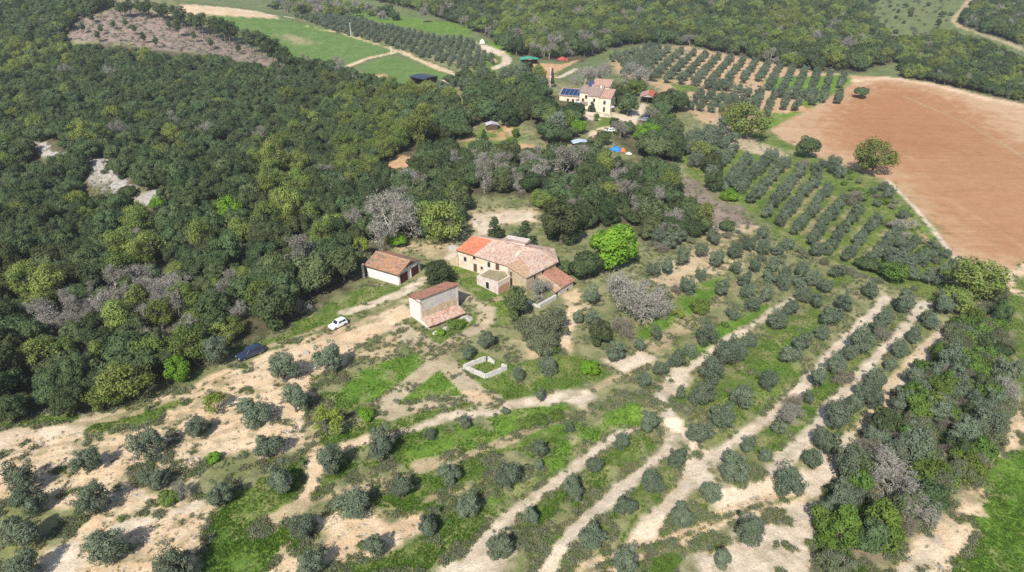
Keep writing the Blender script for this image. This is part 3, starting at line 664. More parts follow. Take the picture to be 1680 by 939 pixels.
        PROTO.setdefault(kind, []).append((cm, tm, mesh_from(kind, VV, FF, mat), R_, h))
    for s in range(4): bare(np.random.default_rng(500 + s), 3.2, 6.6, M['bark_pale'] if s % 2 else M['bark_twig'], 'bare')
    for s in range(2): bare(np.random.default_rng(520 + s), 2.2, 3.0, M['bark_brown'], 'bare_shrub', 1, 1)
    for s in range(3):          # grey-green round scrub
        rng = np.random.default_rng(540 + s)
        bl = clumpy(rng, 1.3, .8, .8, 12, .35, .6)
        add_proto('scrub', blob_leaves(bl, 900, .2, rng, .5, .4, (.6, 1.15), .5), limbs(rng, .3, .8, 1.2, .05, 5), (M['scrub'], M['bark_brown']), 1.3, 1.7)
    for s in range(2):
        rng = np.random.default_rng(560 + s)
        bl = clumpy(rng, 1.3, .7, .7, 10, .35, .6)
        add_proto('green_scrub', blob_leaves(bl, 800, .2, rng, .5, .4, (.6, 1.15), .5), limbs(rng, .3, .8, 1.1, .05, 5), (M['midgreen'], M['bark_brown']), 1.3, 1.5)
build_protos()
def more_protos():
    for s in range(3):
        rng = np.random.default_rng(600 + s)
        bl = clumpy(rng, 3.0, 1.9, 1.9, 34, .45, .85, False)
        add_proto('thick', blob_leaves(bl, 6500, .25, rng, .5, .45, (.6, 1.15), .5), limbs(rng, .5, 2.2, 3.6, .12, 9, 6), (M['bigscrub'], M['bark_twig']), 3.0, 3.8)
    for s in range(2):
        rng = np.random.default_rng(620 + s); bl = []
        for i in range(46):
            z = rng.uniform(0, 1) ** .8; a = rng.uniform(0, 6.28); r = 2.5 * (1 - z) ** .6 + .2
            bl.append((math.cos(a) * r * rng.uniform(.5, .8), math.sin(a) * r * rng.uniform(.5, .8), .5 + z * 5.4, .5 + .45 * (1 - z)))
        add_proto('fresh', blob_leaves(bl, 5200, .3, rng, .5, .5, (.75, 1.12), .6), limbs(rng, 1.0, 1.4, 4.6, .18, 6), (M['fresh'], M['bark']), 2.6, 6.2)
more_protos()

TREE_NAME = {'olive': ('olive_tree', 'olive tree'), 'holm': ('holm_oak_tree', 'oak tree'), 'spring': ('leafing_oak_tree', 'oak tree'), 'bright': ('leafy_tree', 'tree'),
             'sparse': ('young_tree', 'tree'), 'midgreen': ('leafy_bush', 'bush'), 'conifer': ('conifer_tree', 'conifer'), 'pine': ('pine_tree', 'pine tree'),
             'bare': ('bare_tree', 'bare tree'), 'bare_shrub': ('bare_shrub', 'shrub'), 'scrub': ('scrub_bush', 'bush'), 'green_scrub': ('scrub_bush', 'bush'), 'thick': ('scrub_bush', 'bush'), 'fresh': ('leafy_tree', 'tree')}
_rng = random.Random(7)
def plant(kind, x, y, z, width, label, group=None, hs=1.0, variant=None, mat=None, cat=None, name=None):
    """one tree as a thing of its own: empty at the foot > trunk, crown"""
    pv = PROTO[kind]; p = pv[_rng.randrange(len(pv)) if variant is None else variant % len(pv)]
    s = width / (2 * p[3])
    e = bpy.data.objects.new(name or TREE_NAME[kind][0], None); COL.objects.link(e)
    e.empty_display_size = 0.5
    e.location = (x, y, z - 0.05); e.rotation_euler = (0, 0, _rng.uniform(0, 6.283)); e.scale = (s * _rng.uniform(.93, 1.07), s * _rng.uniform(.93, 1.07), s * hs * _rng.uniform(.92, 1.08))
    tag(e, label, cat or TREE_NAME[kind][1], group)
    t = bpy.data.objects.new('trunk', p[1]); COL.objects.link(t); t.parent = e
    c = bpy.data.objects.new('crown', p[0]); COL.objects.link(c); c.parent = e
    return e
def tree_px(kind, px, py, wpx, label, group=None, hs=1.0, **kw):
    """tree whose crown centre is seen at a surveyed photo point, crown width in photo pixels there"""
    p0 = PROTO[kind][0]
    x, y, z = at(px, py)
    for _ in range(2):
        f = y * math.cos(PITCH) - (z - H) * math.sin(PITCH)
        w = wpx * f / FPX
        hc = w / (2 * p0[3]) * p0[4] * hs * 0.5
        x, y, z = at(px, py, hc)
    return plant(kind, x, y, z, w, label, group, hs, **kw), (x, y, z, w)

def scatter(name, P, scl, rot, meshes, seed=0, tilt=0.0):
    """uncountable growth: one object, geometry nodes put shared meshes on its points"""
    rng = np.random.default_rng(seed)
    me = bpy.data.meshes.new(name); n = len(P)
    me.vertices.add(n); me.vertices.foreach_set('co', np.asarray(P, np.float32).ravel())
    for nm, ty, d in (('scl', 'FLOAT', scl), ('rz', 'FLOAT', rot)):
        a = me.attributes.new(nm, ty, 'POINT'); a.data.foreach_set('value', np.asarray(d, np.float32))
    a = me.attributes.new('pick', 'INT', 'POINT'); a.data.foreach_set('value', rng.integers(0, len(meshes), n).astype(np.int32))
    o = link(name, me)
    c = bpy.data.collections.new(name + '_forms')
    for i, m in enumerate(meshes): c.objects.link(bpy.data.objects.new('%s_form' % name, m))
    t = bpy.data.node_groups.new(name, 'GeometryNodeTree')
    t.interface.new_socket('Geometry', in_out='INPUT', socket_type='NodeSocketGeometry'); t.interface.new_socket('Geometry', in_out='OUTPUT', socket_type='NodeSocketGeometry')
    gi = t.nodes.new('NodeGroupInput'); go = t.nodes.new('NodeGroupOutput')
    ip = t.nodes.new('GeometryNodeInstanceOnPoints'); ci = t.nodes.new('GeometryNodeCollectionInfo')
    ci.inputs['Collection'].default_value = c; ci.inputs['Separate Children'].default_value = True; ci.inputs['Reset Children'].default_value = True
    def na(nm, ty):
        q = t.nodes.new('GeometryNodeInputNamedAttribute'); q.data_type = ty; q.inputs['Name'].default_value = nm; return q.outputs['Attribute']
    cx = t.nodes.new('ShaderNodeCombineXYZ'); t.links.new(na('rz', 'FLOAT'), cx.inputs['Z'])
    t.links.new(gi.outputs[0], ip.inputs['Points']); t.links.new(ci.outputs[0], ip.inputs['Instance'])
    ip.inputs['Pick Instance'].default_value = True
    t.links.new(na('pick', 'INT'), ip.inputs['Instance Index']); t.links.new(cx.outputs[0], ip.inputs['Rotation']); t.links.new(na('scl', 'FLOAT'), ip.inputs['Scale'])
    t.links.new(ip.outputs[0], go.inputs[0])
    md = o.modifiers.new('growth', 'NODES'); md.node_group = t
    tag(o, kind='stuff')
    return o
# ------------------------------------------------------------------ buildings and made things
import bmesh
def tile_mat(name, stops, ang, scale=1.0, lich=None):
    """clay barrel tiles: rows running down the slope, weathered in patches"""
    m, t, o = nt(name)
    b = N(t, 'ShaderNodeBsdfPrincipled'); b.inputs['Roughness'].default_value = 0.9; b.inputs['Specular IOR Level'].default_value = 0.15
    tc = N(t, 'ShaderNodeTexCoord').outputs['Object']
    col = ramp(t, noise(t, 0.9 * scale, 6, 0.7, tc), stops)
    col = mul(t, col, ramp(t, noise(t, 5.0, 4, 0.7, tc), [(0.27, (0.52,) * 3), (0.5, (1,) * 3), (0.73, (1.3,) * 3)]))
    col = mul(t, col, ramp(t, noise(t, 1.9, 3, 0.7, tc), [(0.36, (0.66, 0.62, 0.60)), (0.5, (1,) * 3), (0.64, (1.12, 1.10, 1.08))]))
    mp = N(t, 'ShaderNodeMapping'); mp.inputs['Rotation'].default_value = (0, 0, ang); t.links.new(tc, mp.inputs['Vector'])
    wv = N(t, 'ShaderNodeTexWave', wave_type='BANDS', bands_direction='X'); wv.inputs['Scale'].default_value = 0.95; wv.inputs['Distortion'].default_value = 0.6
    wv.inputs['Detail'].default_value = 1.0; t.links.new(mp.outputs[0], wv.inputs['Vector'])
    col = mul(t, col, ramp(t, wv.outputs['Fac'], [(0.0, (0.74,) * 3), (0.6, (1.05,) * 3)]))
    t.links.new(col, b.inputs['Base Color'])
    bp = N(t, 'ShaderNodeBump'); bp.inputs['Strength'].default_value = 0.6; bp.inputs['Distance'].default_value = 0.12
    t.links.new(wv.outputs['Fac'], bp.inputs['Height']); t.links.new(bp.outputs[0], b.inputs['Normal'])
    t.links.new(b.outputs[0], o.inputs[0]); return m
T1 = math.atan2(.57, .82)
M['tile_old'] = tile_mat('old_roof_tiles', [(0.30, (0.40, 0.22, 0.155)), (0.45, (0.52, 0.36, 0.28)), (0.58, (0.56, 0.43, 0.35)), (0.70, (0.54, 0.29, 0.18))], T1, 0.6)
M['tile_new'] = tile_mat('new_orange_tiles', [(0.3, (0.54, 0.175, 0.095)), (0.7, (0.62, 0.225, 0.13))], T1)
M['tile_lichen'] = tile_mat('lichen_roof_tiles', [(0.3, (0.43, 0.26, 0.15)), (0.5, (0.48, 0.34, 0.22)), (0.7, (0.54, 0.26, 0.14))], T1)
M['tile_moss'] = tile_mat('mossy_roof_tiles', [(0.30, (0.16, 0.12, 0.08)), (0.46, (0.30, 0.20, 0.135)), (0.58, (0.42, 0.22, 0.13)), (0.70, (0.54, 0.25, 0.12))], 2.6, 0.6)
M['tile_rust'] = tile_mat('rust_red_tiles', [(0.3, (0.34, 0.165, 0.105)), (0.7, (0.48, 0.25, 0.17))], 0.7)
M['tile_mix'] = tile_mat('mixed_lean_to_tiles', [(0.3, (0.46, 0.20, 0.11)), (0.55, (0.54, 0.40, 0.33)), (0.75, (0.52, 0.27, 0.14))], 0.7, 1.2)
M['tile_far'] = tile_mat('villa_roof_tiles', [(0.3, (0.38, 0.22, 0.17)), (0.7, (0.52, 0.34, 0.27))], 0.35)
M['tile_far_brown'] = tile_mat('villa_brown_tiles', [(0.3, (0.27, 0.20, 0.17)), (0.7, (0.38, 0.29, 0.25))], 0.35)
M['roof_red'] = tile_mat('red_sheet_roof', [(0.3, (0.45, 0.10, 0.06)), (0.7, (0.55, 0.16, 0.10))], 0.2)
M['plaster'] = pbr('old_plaster', stops=[(0.3, (0.48, 0.36, 0.24)), (0.48, (0.60, 0.50, 0.38)), (0.7, (0.68, 0.60, 0.49))], rough=.95, scale=.55, bump=.4)
M['stone'] = pbr('stone_wall', stops=[(0.3, (0.33, 0.25, 0.16)), (0.5, (0.46, 0.36, 0.235)), (0.7, (0.55, 0.45, 0.32))], rough=.95, scale=1.1, bump=.8, bscale=3)
M['stone_dark'] = pbr('grey_stone_wall', stops=[(0.3, (0.26, 0.23, 0.20)), (0.7, (0.42, 0.38, 0.33))], rough=.95, scale=1.4, bump=.8, bscale=3)
M['pinkstone'] = pbr('pink_plaster', stops=[(0.3, (0.45, 0.33, 0.28)), (0.5, (0.56, 0.47, 0.42)), (0.7, (0.60, 0.53, 0.48))], rough=.95, scale=.9, bump=.4)
M['terrace'] = pbr('weedy_earth', stops=[(0.3, (0.17, 0.16, 0.08)), (0.7, (0.36, 0.29, 0.18))], rough=.95, scale=1.5, bump=.5)
M['brick'] = pbr('brick_red', stops=[(0.3, (0.33, 0.15, 0.10)), (0.6, (0.46, 0.26, 0.18)), (0.75, (0.52, 0.40, 0.33))], rough=.95, scale=1.6, bump=.6)
M['white'] = pbr('white_plaster', stops=[(0.3, (0.60, 0.57, 0.51)), (0.7, (0.72, 0.70, 0.65))], rough=.95, scale=.7, bump=.2)
M['greyplaster'] = pbr('grey_render', stops=[(0.3, (0.34, 0.31, 0.27)), (0.5, (0.46, 0.43, 0.39)), (0.72, (0.54, 0.48, 0.40))], rough=.95, scale=.7, bump=.3)
M['concrete'] = pbr('pale_concrete', stops=[(0.3, (0.36, 0.335, 0.30)), (0.5, (0.50, 0.47, 0.43)), (0.7, (0.60, 0.57, 0.52))], rough=.95, scale=1.2, bump=.4)
M['maroon'] = pbr('maroon_paint', (0.085, 0.02, 0.018), .6, var=.2, scale=3)
M['wood'] = pbr('dark_wood', (0.085, 0.055, 0.035), .85, var=.3, scale=4)
M['dark'] = pbr('dark_opening', (0.018, 0.016, 0.015), .8, var=.2)
M['glass'] = pbr('window_glass', (0.03, 0.035, 0.045), .12, var=.2, spec=.6)
M['frame'] = pbr('window_frame', (0.42, 0.36, 0.30), .8, var=.15)
M['cream'] = pbr('cream_villa_plaster', stops=[(0.3, (0.60, 0.50, 0.37)), (0.7, (0.70, 0.61, 0.48))], rough=.95, scale=.4)
M['solar'] = pbr('solar_glass', (0.018, 0.035, 0.10), .18, var=.25, spec=.6)
M['solar_dark'] = pbr('dark_panel_roof', (0.02, 0.028, 0.05), .3, var=.25, spec=.5)
M['alu'] = pbr('aluminium', (0.55, 0.56, 0.58), .45, .6, var=.1)
M['pole'] = pbr('pole_concrete', (0.55, 0.53, 0.50), .9, var=.1)
M['carwhite'] = pbr('white_car_paint', (0.78, 0.78, 0.78), .35, var=.04, coat=.6, spec=.5)
M['cardark'] = pbr('dark_car_paint', (0.02, 0.032, 0.065), .3, var=.15, coat=.7, spec=.5)
M['cargrey'] = pbr('grey_car_paint', (0.20, 0.22, 0.26), .35, var=.05, coat=.6, spec=.5)
M['tyre'] = pbr('tyre_rubber', (0.015, 0.015, 0.015), .9, var=.2)
M['rim'] = pbr('wheel_rim', (0.35, 0.35, 0.36), .4, .8, var=.1)
M['lamp'] = pbr('lamp_glass', (0.6, 0.6, 0.6), .2, var=.05)
M['redlamp'] = pbr('tail_lamp', (0.4, 0.02, 0.02), .3, var=.05)
M['black'] = pbr('black_plastic', (0.02, 0.02, 0.022), .7, var=.1)
M['blue_tarp'] = pbr('blue_tarpaulin', (0.03, 0.20, 0.60), .6, var=.3, scale=1.5)
M['orange_tarp'] = pbr('orange_tarpaulin', (0.55, 0.17, 0.05), .7, var=.3)
M['green_tarp'] = pbr('green_canopy', (0.05, 0.30, 0.20), .7, var=.2)
M['red_metal'] = pbr('red_machine_paint', (0.33, 0.06, 0.05), .6, var=.2)
M['lilac'] = pbr('lilac_canvas', (0.45, 0.40, 0.48), .9, var=.1)
M['paleblue'] = pbr('pale_blue_sheet', (0.42, 0.50, 0.58), .6, var=.12)
M['rock'] = pbr('rock', stops=[(0.3, (0.22, 0.20, 0.175)), (0.7, (0.44, 0.41, 0.37))], rough=.95, scale=2, bump=.6)

def thing(name, label, cat, loc, group=None, rz=0.0):
    e = bpy.data.objects.new(name, None); COL.objects.link(e); e.location = loc; e.rotation_euler = (0, 0, rz); e.empty_display_size = 1
    return tag(e, label, cat, group)
def part(root, name, VF, mat, parent=None, local=False, smooth=False, label=None):
    V, F = VF; V = np.asarray(V, float)
    if not local: V = V - np.array(root.location)
    o = bpy.data.objects.new(name, mesh_from(name, V, [list(f) for f in F], mat, smooth)); COL.objects.link(o)
    o.parent = parent or root
    if label: o['label'] = label
    return o
BOXF = [[0, 3, 2, 1], [4, 5, 6, 7], [0, 1, 5, 4], [1, 2, 6, 5], [2, 3, 7, 6], [3, 0, 4, 7]]
def hexa(b, t): return np.array(list(b) + list(t), float), BOXF
class Fr:
    """a footing frame: origin o, unit axes u, v on the ground"""
    def __init__(s, o, u): s.o = np.array(o, float); s.u = np.array(u) / np.hypot(*u); s.v = np.array([-s.u[1], s.u[0]])
    def p(s, a, b, z): return [s.o[0] + s.u[0] * a + s.v[0] * b, s.o[1] + s.u[1] * a + s.v[1] * b, z]
    def box(s, a0, a1, b0, b1, z0, z1):
        return hexa([s.p(a0, b0, z0), s.p(a1, b0, z0), s.p(a1, b1, z0), s.p(a0, b1, z0)], [s.p(a0, b0, z1), s.p(a1, b0, z1), s.p(a1, b1, z1), s.p(a0, b1, z1)])
def slab(top, th):
    n = len(top); T = [list(p) for p in top]; Bm = [[p[0], p[1], p[2] - th] for p in top]
    F = [list(range(n)), list(range(2 * n - 1, n - 1, -1))] + [[i, n + i, n + (i + 1) % n, (i + 1) % n] for i in range(n)]
    return np.array(T + Bm), F
def prism(poly_, z0, zt):
    """walls over a ground outline, top height per corner (outline anticlockwise)"""
    n = len(poly_)
    zt = zt if hasattr(zt, '__len__') else [zt] * n
    V = [[p[0], p[1], z0] for p in poly_] + [[p[0], p[1], zt[i]] for i, p in enumerate(poly_)]
    F = [list(range(n - 1, -1, -1)), list(range(n, 2 * n))] + [[i, (i + 1) % n, n + (i + 1) % n, n + i] for i in range(n)]
    return np.array(V), F
def merge(*vfs):
    V = []; F = []; o = 0
    for v, f in vfs: V.append(np.asarray(v)); F += [[i + o for i in q] for q in f]; o += len(v)
    return np.concatenate(V), F
def opening(root, P, Q, s0, s1, z0, z1, name='window', mat='glass', fr='frame'):
    """window or door on the wall P->Q (outside to the right of travel): frame proud of the wall, pane set back in it"""
    P = np.array(P[:2]); Q = np.array(Q[:2]); d = Q - P; L = np.hypot(*d); f = Fr(P, d / L)
    t = 0.09
    fb = merge(f.box(s0 - t, s0, -.05, .05, z0, z1), f.box(s1, s1 + t, -.05, .05, z0, z1), f.box(s0 - t, s1 + t, -.06, .05, z1, z1 + t * 1.4), f.box(s0 - t, s1 + t, -.10, .05, z0 - t, z0))
    w = part(root, name, fb, M[fr])
    part(root, 'pane' if name == 'window' else 'leaf_panel', f.box(s0, s1, -.015, .05, z0, z1), M[mat], w)
    return w

# ---- ruined farmhouse
def farmhouse():
    A = (-12.1, 139.2); B = (-0.9, 131.5); C = (3.0, 125.9); D = (9.6, 133.3); G = (-6.4, 146.4); K = (9.2, 139.6)
    e = thing('farmhouse', 'long ruined stone farmhouse with half new orange and half weathered pale tile roof', 'farmhouse', (-1, 135, 0))
    ze = 4.2
    part(e, 'wall', prism([A, B, (2.2, 136.2), (-6.4, 142.0), G][:3] + [K, G], -3, [ze, ze, 5.3, 4.4, 4.4]), M['plaster'])
    part(e, 'wall', prism([(B[0] + .02, B[1] + .02), C, D, (9.1, 136), (2.0, 137)], -4, [ze - .05, ze - .1, ze - .1, 4.4, 4.5]), M['stone'], label='tan stone wall of the taller right end')
    Fr_ = np.array((-8.95, 143.0, 6.0)); E_ = np.array((6.2, 136.3, 5.55))
    def ov(p, q, k): p = np.array(p); q = np.array(q); return p + (p - q) / np.hypot(*(p - q)[:2]) * k
    A3 = np.array((A[0] - .5, A[1] + .0, ze + .1)); B3 = np.array((B[0] - .35, B[1] - .35, ze + .1)); C3 = np.array((C[0] - .1, C[1] - .5, ze)); D3 = np.array((D[0] + .5, D[1] - .1, ze))
    def mixp(p, q, t): return p + (q - p) * t
    s1 = mixp(A3, B3, .36); r1 = mixp(Fr_, E_, .30)
    up = np.array([0, 0, .14])
    part(e, 'roof', slab([A3, s1, r1, Fr_], .16), M['tile_new'], label='newly tiled orange section of the roof')
    part(e, 'roof', slab([s1 - up * .3, B3 - up * .3, E_ - up * .3, r1 - up * .3], .16), M['tile_old'], label='old pale weathered tile roof')
    m = mixp(B3, E_, .42); m2 = mixp(C3, E_, .30)
    part(e, 'roof', slab([B3 + (0, 0, .012), C3 + (0, 0, .012), m2 + (0, 0, .012), m + (0, 0, .012)], .15), M['tile_lichen'], label='orange lichen patch of the roof above the stone end')
    part(e, 'roof', slab([m, m2, E_], .15), M['tile_old'])
    part(e, 'roof', slab([C3, D3, E_], .14), M['tile_old'], label='hipped right end of the roof')
    G3 = np.array((G[0] - .3, G[1] + .4, 4.3)); K3 = np.array((K[0] + .4, K[1] + .3, 4.3))
    part(e, 'roof', slab([Fr_, E_, K3, G3], .16), M['tile_old']); part(e, 'roof', slab([E_, D3, K3], .16), M['tile_old'])
    # ridge tiles
    d = (E_ - Fr_) / np.linalg.norm(E_ - Fr_); f = Fr(Fr_[:2], d[:2])
    L = np.hypot(*(E_ - Fr_)[:2])
    part(e, 'ridge_cap', f.box(0, L * .55, -.14, .14, 5.7, 6.06), M['tile_old'])
    # raised block behind the ridge
    bk = part(e, 'raised_block', f.box(7.2, 12.6, .8, 3.8, 3.0, 5.9), M['pinkstone'])
    part(e, 'raised_roof', slab([f.p(7.0, .6, 6.2), f.p(12.8, .6, 6.1), f.p(12.8, 4.1, 5.4), f.p(7.0, 4.1, 5.5)], .14), M['tile_old'], bk)
    # eave boards
    fe = Fr(A, np.array(B) - np.array(A)); LE = np.hypot(B[0] - A[0], B[1] - A[1])
    part(e, 'eave_board', fe.box(-.3, LE + .1, -.3, -.1, 3.92, 4.07), M['wood'])
    # openings on the long wall
    for s0, s1_, z0, z1, nm in ((1.6, 2.3, 1.9, 2.9, 'window'), (4.3, 5.2, .05, 2.0, 'door'), (4.2, 4.9, 3.1, 3.85, 'window'), (6.3, 6.9, 1.2, 1.8, 'window'), (8.2, 8.9, 2.3, 3.5, 'window'), (10.4, 11.3, 1.9, 3.7, 'door')):
        opening(e, A, B, s0, s1_, z0, z1, nm, 'dark' if nm == 'window' else 'wood')
    opening(e, B, C, .9, 1.5, 1.9, 3.1, 'window', 'dark')
    opening(e, C, D, 5.0, 5.8, 2.6, 3.7, 'window', 'dark'); opening(e, C, D, 2.3, 3.0, 2.7, 3.5, 'window', 'dark')
    # front block with the arched door, its flat top a terrace
    q = Fr((-2.9, 125.9), np.array((-7.6, 130.9)) - np.array((-2.9, 125.9)))
    fb = part(e, 'front_block', prism([(-2.9, 125.9), (-0.4, 128.6), (-1.2, 130.9), (-5.0, 133.5), (-7.6, 130.6)], -2, [2.8, 2.9, 3.0, 2.3, 2.0]), M['pinkstone'], label='pink plastered front block with small arched door')
    part(e, 'terrace_floor', slab([(-3.0, 126.6, 2.87), (-.85, 128.9, 2.97), (-1.5, 130.6, 3.05), (-4.9, 132.8, 2.42), (-7.0, 130.6, 2.12)], .05), M['terrace'], fb, label='weedy brown top of the front block')
    part(e, 'brick_patch', hexa([(-2.86, 125.84, -.6), (-.6, 128.33, -.6), (-.7, 128.45, -.6), (-2.9, 126.0, -.6)], [(-2.86, 125.84, 1.7), (-.6, 128.33, 1.9), (-.7, 128.45, 1.9), (-2.9, 126.0, 1.7)]), M['brick'], fb)
    part(e, 'parapet', merge(hexa([(-3.0, 125.8, 2.7), (-.35, 128.6, 2.7), (-.6, 128.8, 2.7), (-2.95, 126.2, 2.7)], [(-3.0, 125.8, 2.95), (-.35, 128.6, 3.1), (-.6, 128.8, 3.1), (-2.95, 126.2, 2.95)])), M['plaster'], fb)
    opening(e, (-7.6, 130.6), (-2.9, 125.9), 2.9, 3.9, .2, 1.8, 'door', 'dark', 'white')
    # lean-to on the right with ruined yard walls
    f2 = Fr(C, np.array(D) - np.array(C))
    for nm, b in (('lean_to_wall', f2.box(4.4, 4.7, -4.9, -.02, -4, 2.0)), ('lean_to_wall', f2.box(8.9, 9.2, -4.6, -.02, -4, 2.0)), ('lean_to_wall', f2.box(4.4, 9.2, -5.3, -4.95, -4, 1.55))):
        part(e, nm, b, M['greyplaster'])
    part(e, 'lean_to_roof', slab([f2.p(5.3, -5.6, 1.75), f2.p(9.5, -5.6, 1.75), f2.p(9.5, -.05, 3.1), f2.p(5.3, -.05, 3.1)], .16), M['tile_rust'], label='rust red tiled lean-to roof')
    part(e, 'lean_to_roof', slab([f2.p(2.9, -5.5, 1.4), f2.p(5.25, -5.5, 1.6), f2.p(5.25, -.05, 2.9), f2.p(3.6, -.05, 2.8)], .15), M['tile_lichen'], label='tan broken strip of the lean-to roof')
    part(e, 'ruined_wall', f2.box(-2.6, 2.8, -5.9, -5.4, -5, .9), M['concrete'], label='broken pale wall of the yard')
    part(e, 'ruined_wall', f2.box(-2.6, -2.2, -5.35, -1.4, -5, .4), M['concrete'])
    opening(e, f2.p(4.4, -5.3, 0), f2.p(9.2, -5.3, 0), 2.6, 3.2, -.2, .5, 'window', 'dark')
    part(e, 'side_wall', hexa([(-14.2, 140.2, -1), (-12.2, 139.3, -1), (-12.0, 139.7, -1), (-14.0, 140.7, -1)], [(-14.2, 140.2, 1.2), (-12.2, 139.3, 2.6), (-12.0, 139.7, 2.6), (-14.0, 140.7, 1.2)]), M['stone'])
farmhouse()

# ---- white garage with two maroon doors
def garage():
    f = Fr((-24.4, 130.2), (-.86, .51)); f.v = np.array([.51, .86])
    L, W, ze, zr = 8.8, 7.6, 2.75, 4.25
    e = thing('garage', 'low white garage with mossy gabled tile roof and two maroon doors', 'garage', (-26, 135, 0))
    n = f.p
    V = [n(0, 0, -1), n(L, 0, -1), n(L, W, -1), n(0, W, -1), n(0, 0, ze), n(L, 0, ze), n(L, W, ze), n(0, W, ze), n(0, W / 2, zr - .1), n(L, W / 2, zr - .1)]
    F = [[0, 1, 5, 4], [1, 2, 6, 9, 5], [2, 3, 7, 6], [3, 0, 4, 8, 7], [4, 5, 9, 8], [6, 7, 8, 9]]
    part(e, 'wall', (V, [q[::-1] for q in F]), M['white'])
    o = .45
    part(e, 'roof', slab([n(-o, -o, ze - .05), n(L + o, -o, ze - .05), n(L + o, W / 2, zr + .06), n(-o, W / 2, zr + .06)], .16), M['tile_moss'], label='mossy left slope of the garage roof')
    part(e, 'roof', slab([n(-o, W / 2, zr + .06), n(L * .55, W / 2, zr + .06), n(L * .55, W + o, ze - .05), n(-o, W + o, ze - .05)], .16), M['tile_moss'])
    part(e, 'roof', slab([n(L * .55, W / 2, zr + .05), n(L + o, W / 2, zr + .05), n(L + o, W + o, ze - .06), n(L * .55, W + o, ze - .06)], .16), M['tile_rust'], label='redder rear part of the right roof slope')
    part(e, 'ridge_cap', f.box(-o, L + o, W / 2 - .12, W / 2 + .12, zr + .02, zr + .16), M['tile_lichen'])
    part(e, 'gutter', f.box(-o, L + o, -o - .1, -o + .02, ze - .28, ze - .12), M['wood'])
    for b0 in (.45, 4.3):
        d = part(e, 'garage_door', merge(f.box(-.06, .05, b0, b0 + 2.7, 0.02, 2.2)), M['maroon'])
        part(e, 'door_rib', merge(*[f.box(-.09, -.06, b0 + .06, b0 + 2.64, .3 + k * .4, .36 + k * .4) for k in range(5)]), M['maroon'], d)
        part(e, 'door_frame', merge(f.box(-.08, .05, b0 - .12, b0, 0, 2.3), f.box(-.08, .05, b0 + 2.7, b0 + 2.82, 0, 2.3), f.box(-.08, .05, b0, b0 + 2.7, 2.2, 2.32)), M['white'], d)
    part(e, 'gable_board', slab([n(-.06, W * .2, 3.0), n(-.06, W * .8, 3.0), n(-.06, W / 2, 3.95)], .02), M['brick'])
    x, y, z = at(597, 456)
    p = thing('concrete_post', 'tall pale post standing at the rear corner of the white garage', 'post', (x, y, z))
    part(p, 'shaft', Fr((x, y), (1, 0)).box(-.22, .22, -.15, .15, z - .3, z + 3.3), M['concrete']); part(p, 'cap', Fr((x, y), (1, 0)).box(-.27, .27, -.2, .2, z + 3.3, z + 3.4), M['concrete'])
garage()

# ---- tall barn with lean-to
def barn():
    f = Fr((-17.6, 114.3), (.757, .654))
    L, Dp = 8.9, 4.0
    e = thing('stone_barn', 'tall narrow plastered barn with sloping red roof and open tiled lean-to', 'barn', (-14, 117, 0))
    n = f.p
    zt, zb = 5.45, 4.35
    part(e, 'wall', hexa([n(0, 0, -1), n(L, 0, -1), n(L, Dp, -1), n(0, Dp, -1)], [n(0, 0, zt), n(L, 0, zt), n(L, Dp, zb), n(0, Dp, zb)]), M['greyplaster'])
    part(e, 'end_wall', hexa([n(-.03, .0, -1), n(-.001, .0, -1), n(-.001, Dp, -1), n(-.03, Dp, -1)], [n(-.03, 0, zt - .05), n(-.001, 0, zt - .05), n(-.001, Dp, zb - .05), n(-.03, Dp, zb - .05)]), M['white'])
    for a0, a1 in ((-.05, .3), (L - .3, L + .05)): part(e, 'brick_quoin', f.box(a0, a1, -.04, .2, -1, zt - .1), M['pinkstone'])
    part(e, 'stone_band', f.box(.32, L - .32, -.025, .1, 1.1, 2.6), M['stone'])
    o = .35
    part(e, 'roof', slab([n(-o, -o, zt + .2), n(L + o, -o, zt + .2), n(L + o, Dp + o, zb), n(-o, Dp + o, zb)], .16), M['tile_rust'])
    part(e, 'eave_board', merge(f.box(-o - .02, -o + .05, -o, Dp, zt - .75, zt - .62)), M['wood'])
    out = 2.6
    lt = part(e, 'lean_to_roof', slab([n(-.2, -out, .45), n(L - .1, -out, .2), n(L - .1, -.03, 1.0), n(-.2, -.03, 1.2)], .14), M['tile_mix'], label='patched pink and orange lean-to roof')
    part(e, 'fascia', hexa([n(-.2, -out - .08, .14), n(L - .1, -out - .08, -.1), n(L - .1, -out, -.1), n(-.2, -out, .14)], [n(-.2, -out - .08, .3), n(L - .1, -out - .08, .05), n(L - .1, -out, .05), n(-.2, -out, .3)]), M['wood'], lt)
    part(e, 'lean_to_wall', hexa([n(-.1, -out, -1.2), n(.2, -out, -1.2), n(.2, 0, -1.2), n(-.1, 0, -1.2)], [n(-.1, -out, .29), n(.2, -out, .29), n(.2, 0, 1.03), n(-.1, 0, 1.03)]), M['white'])
    part(e, 'back_wall', f.box(.2, L, -.4, -.02, -1, .7), M['stone_dark'])
    for a in (2.2, 4.4, 6.5, 8.4): part(e, 'post', f.box(a, a + .25, -out + .1, -out + .35, -2, .0), M['wood'])
    part(e, 'low_wall', f.box(2.5, 4.3, -out + .12, -out + .3, -1.6, -.2), M['stone_dark'])
barn()

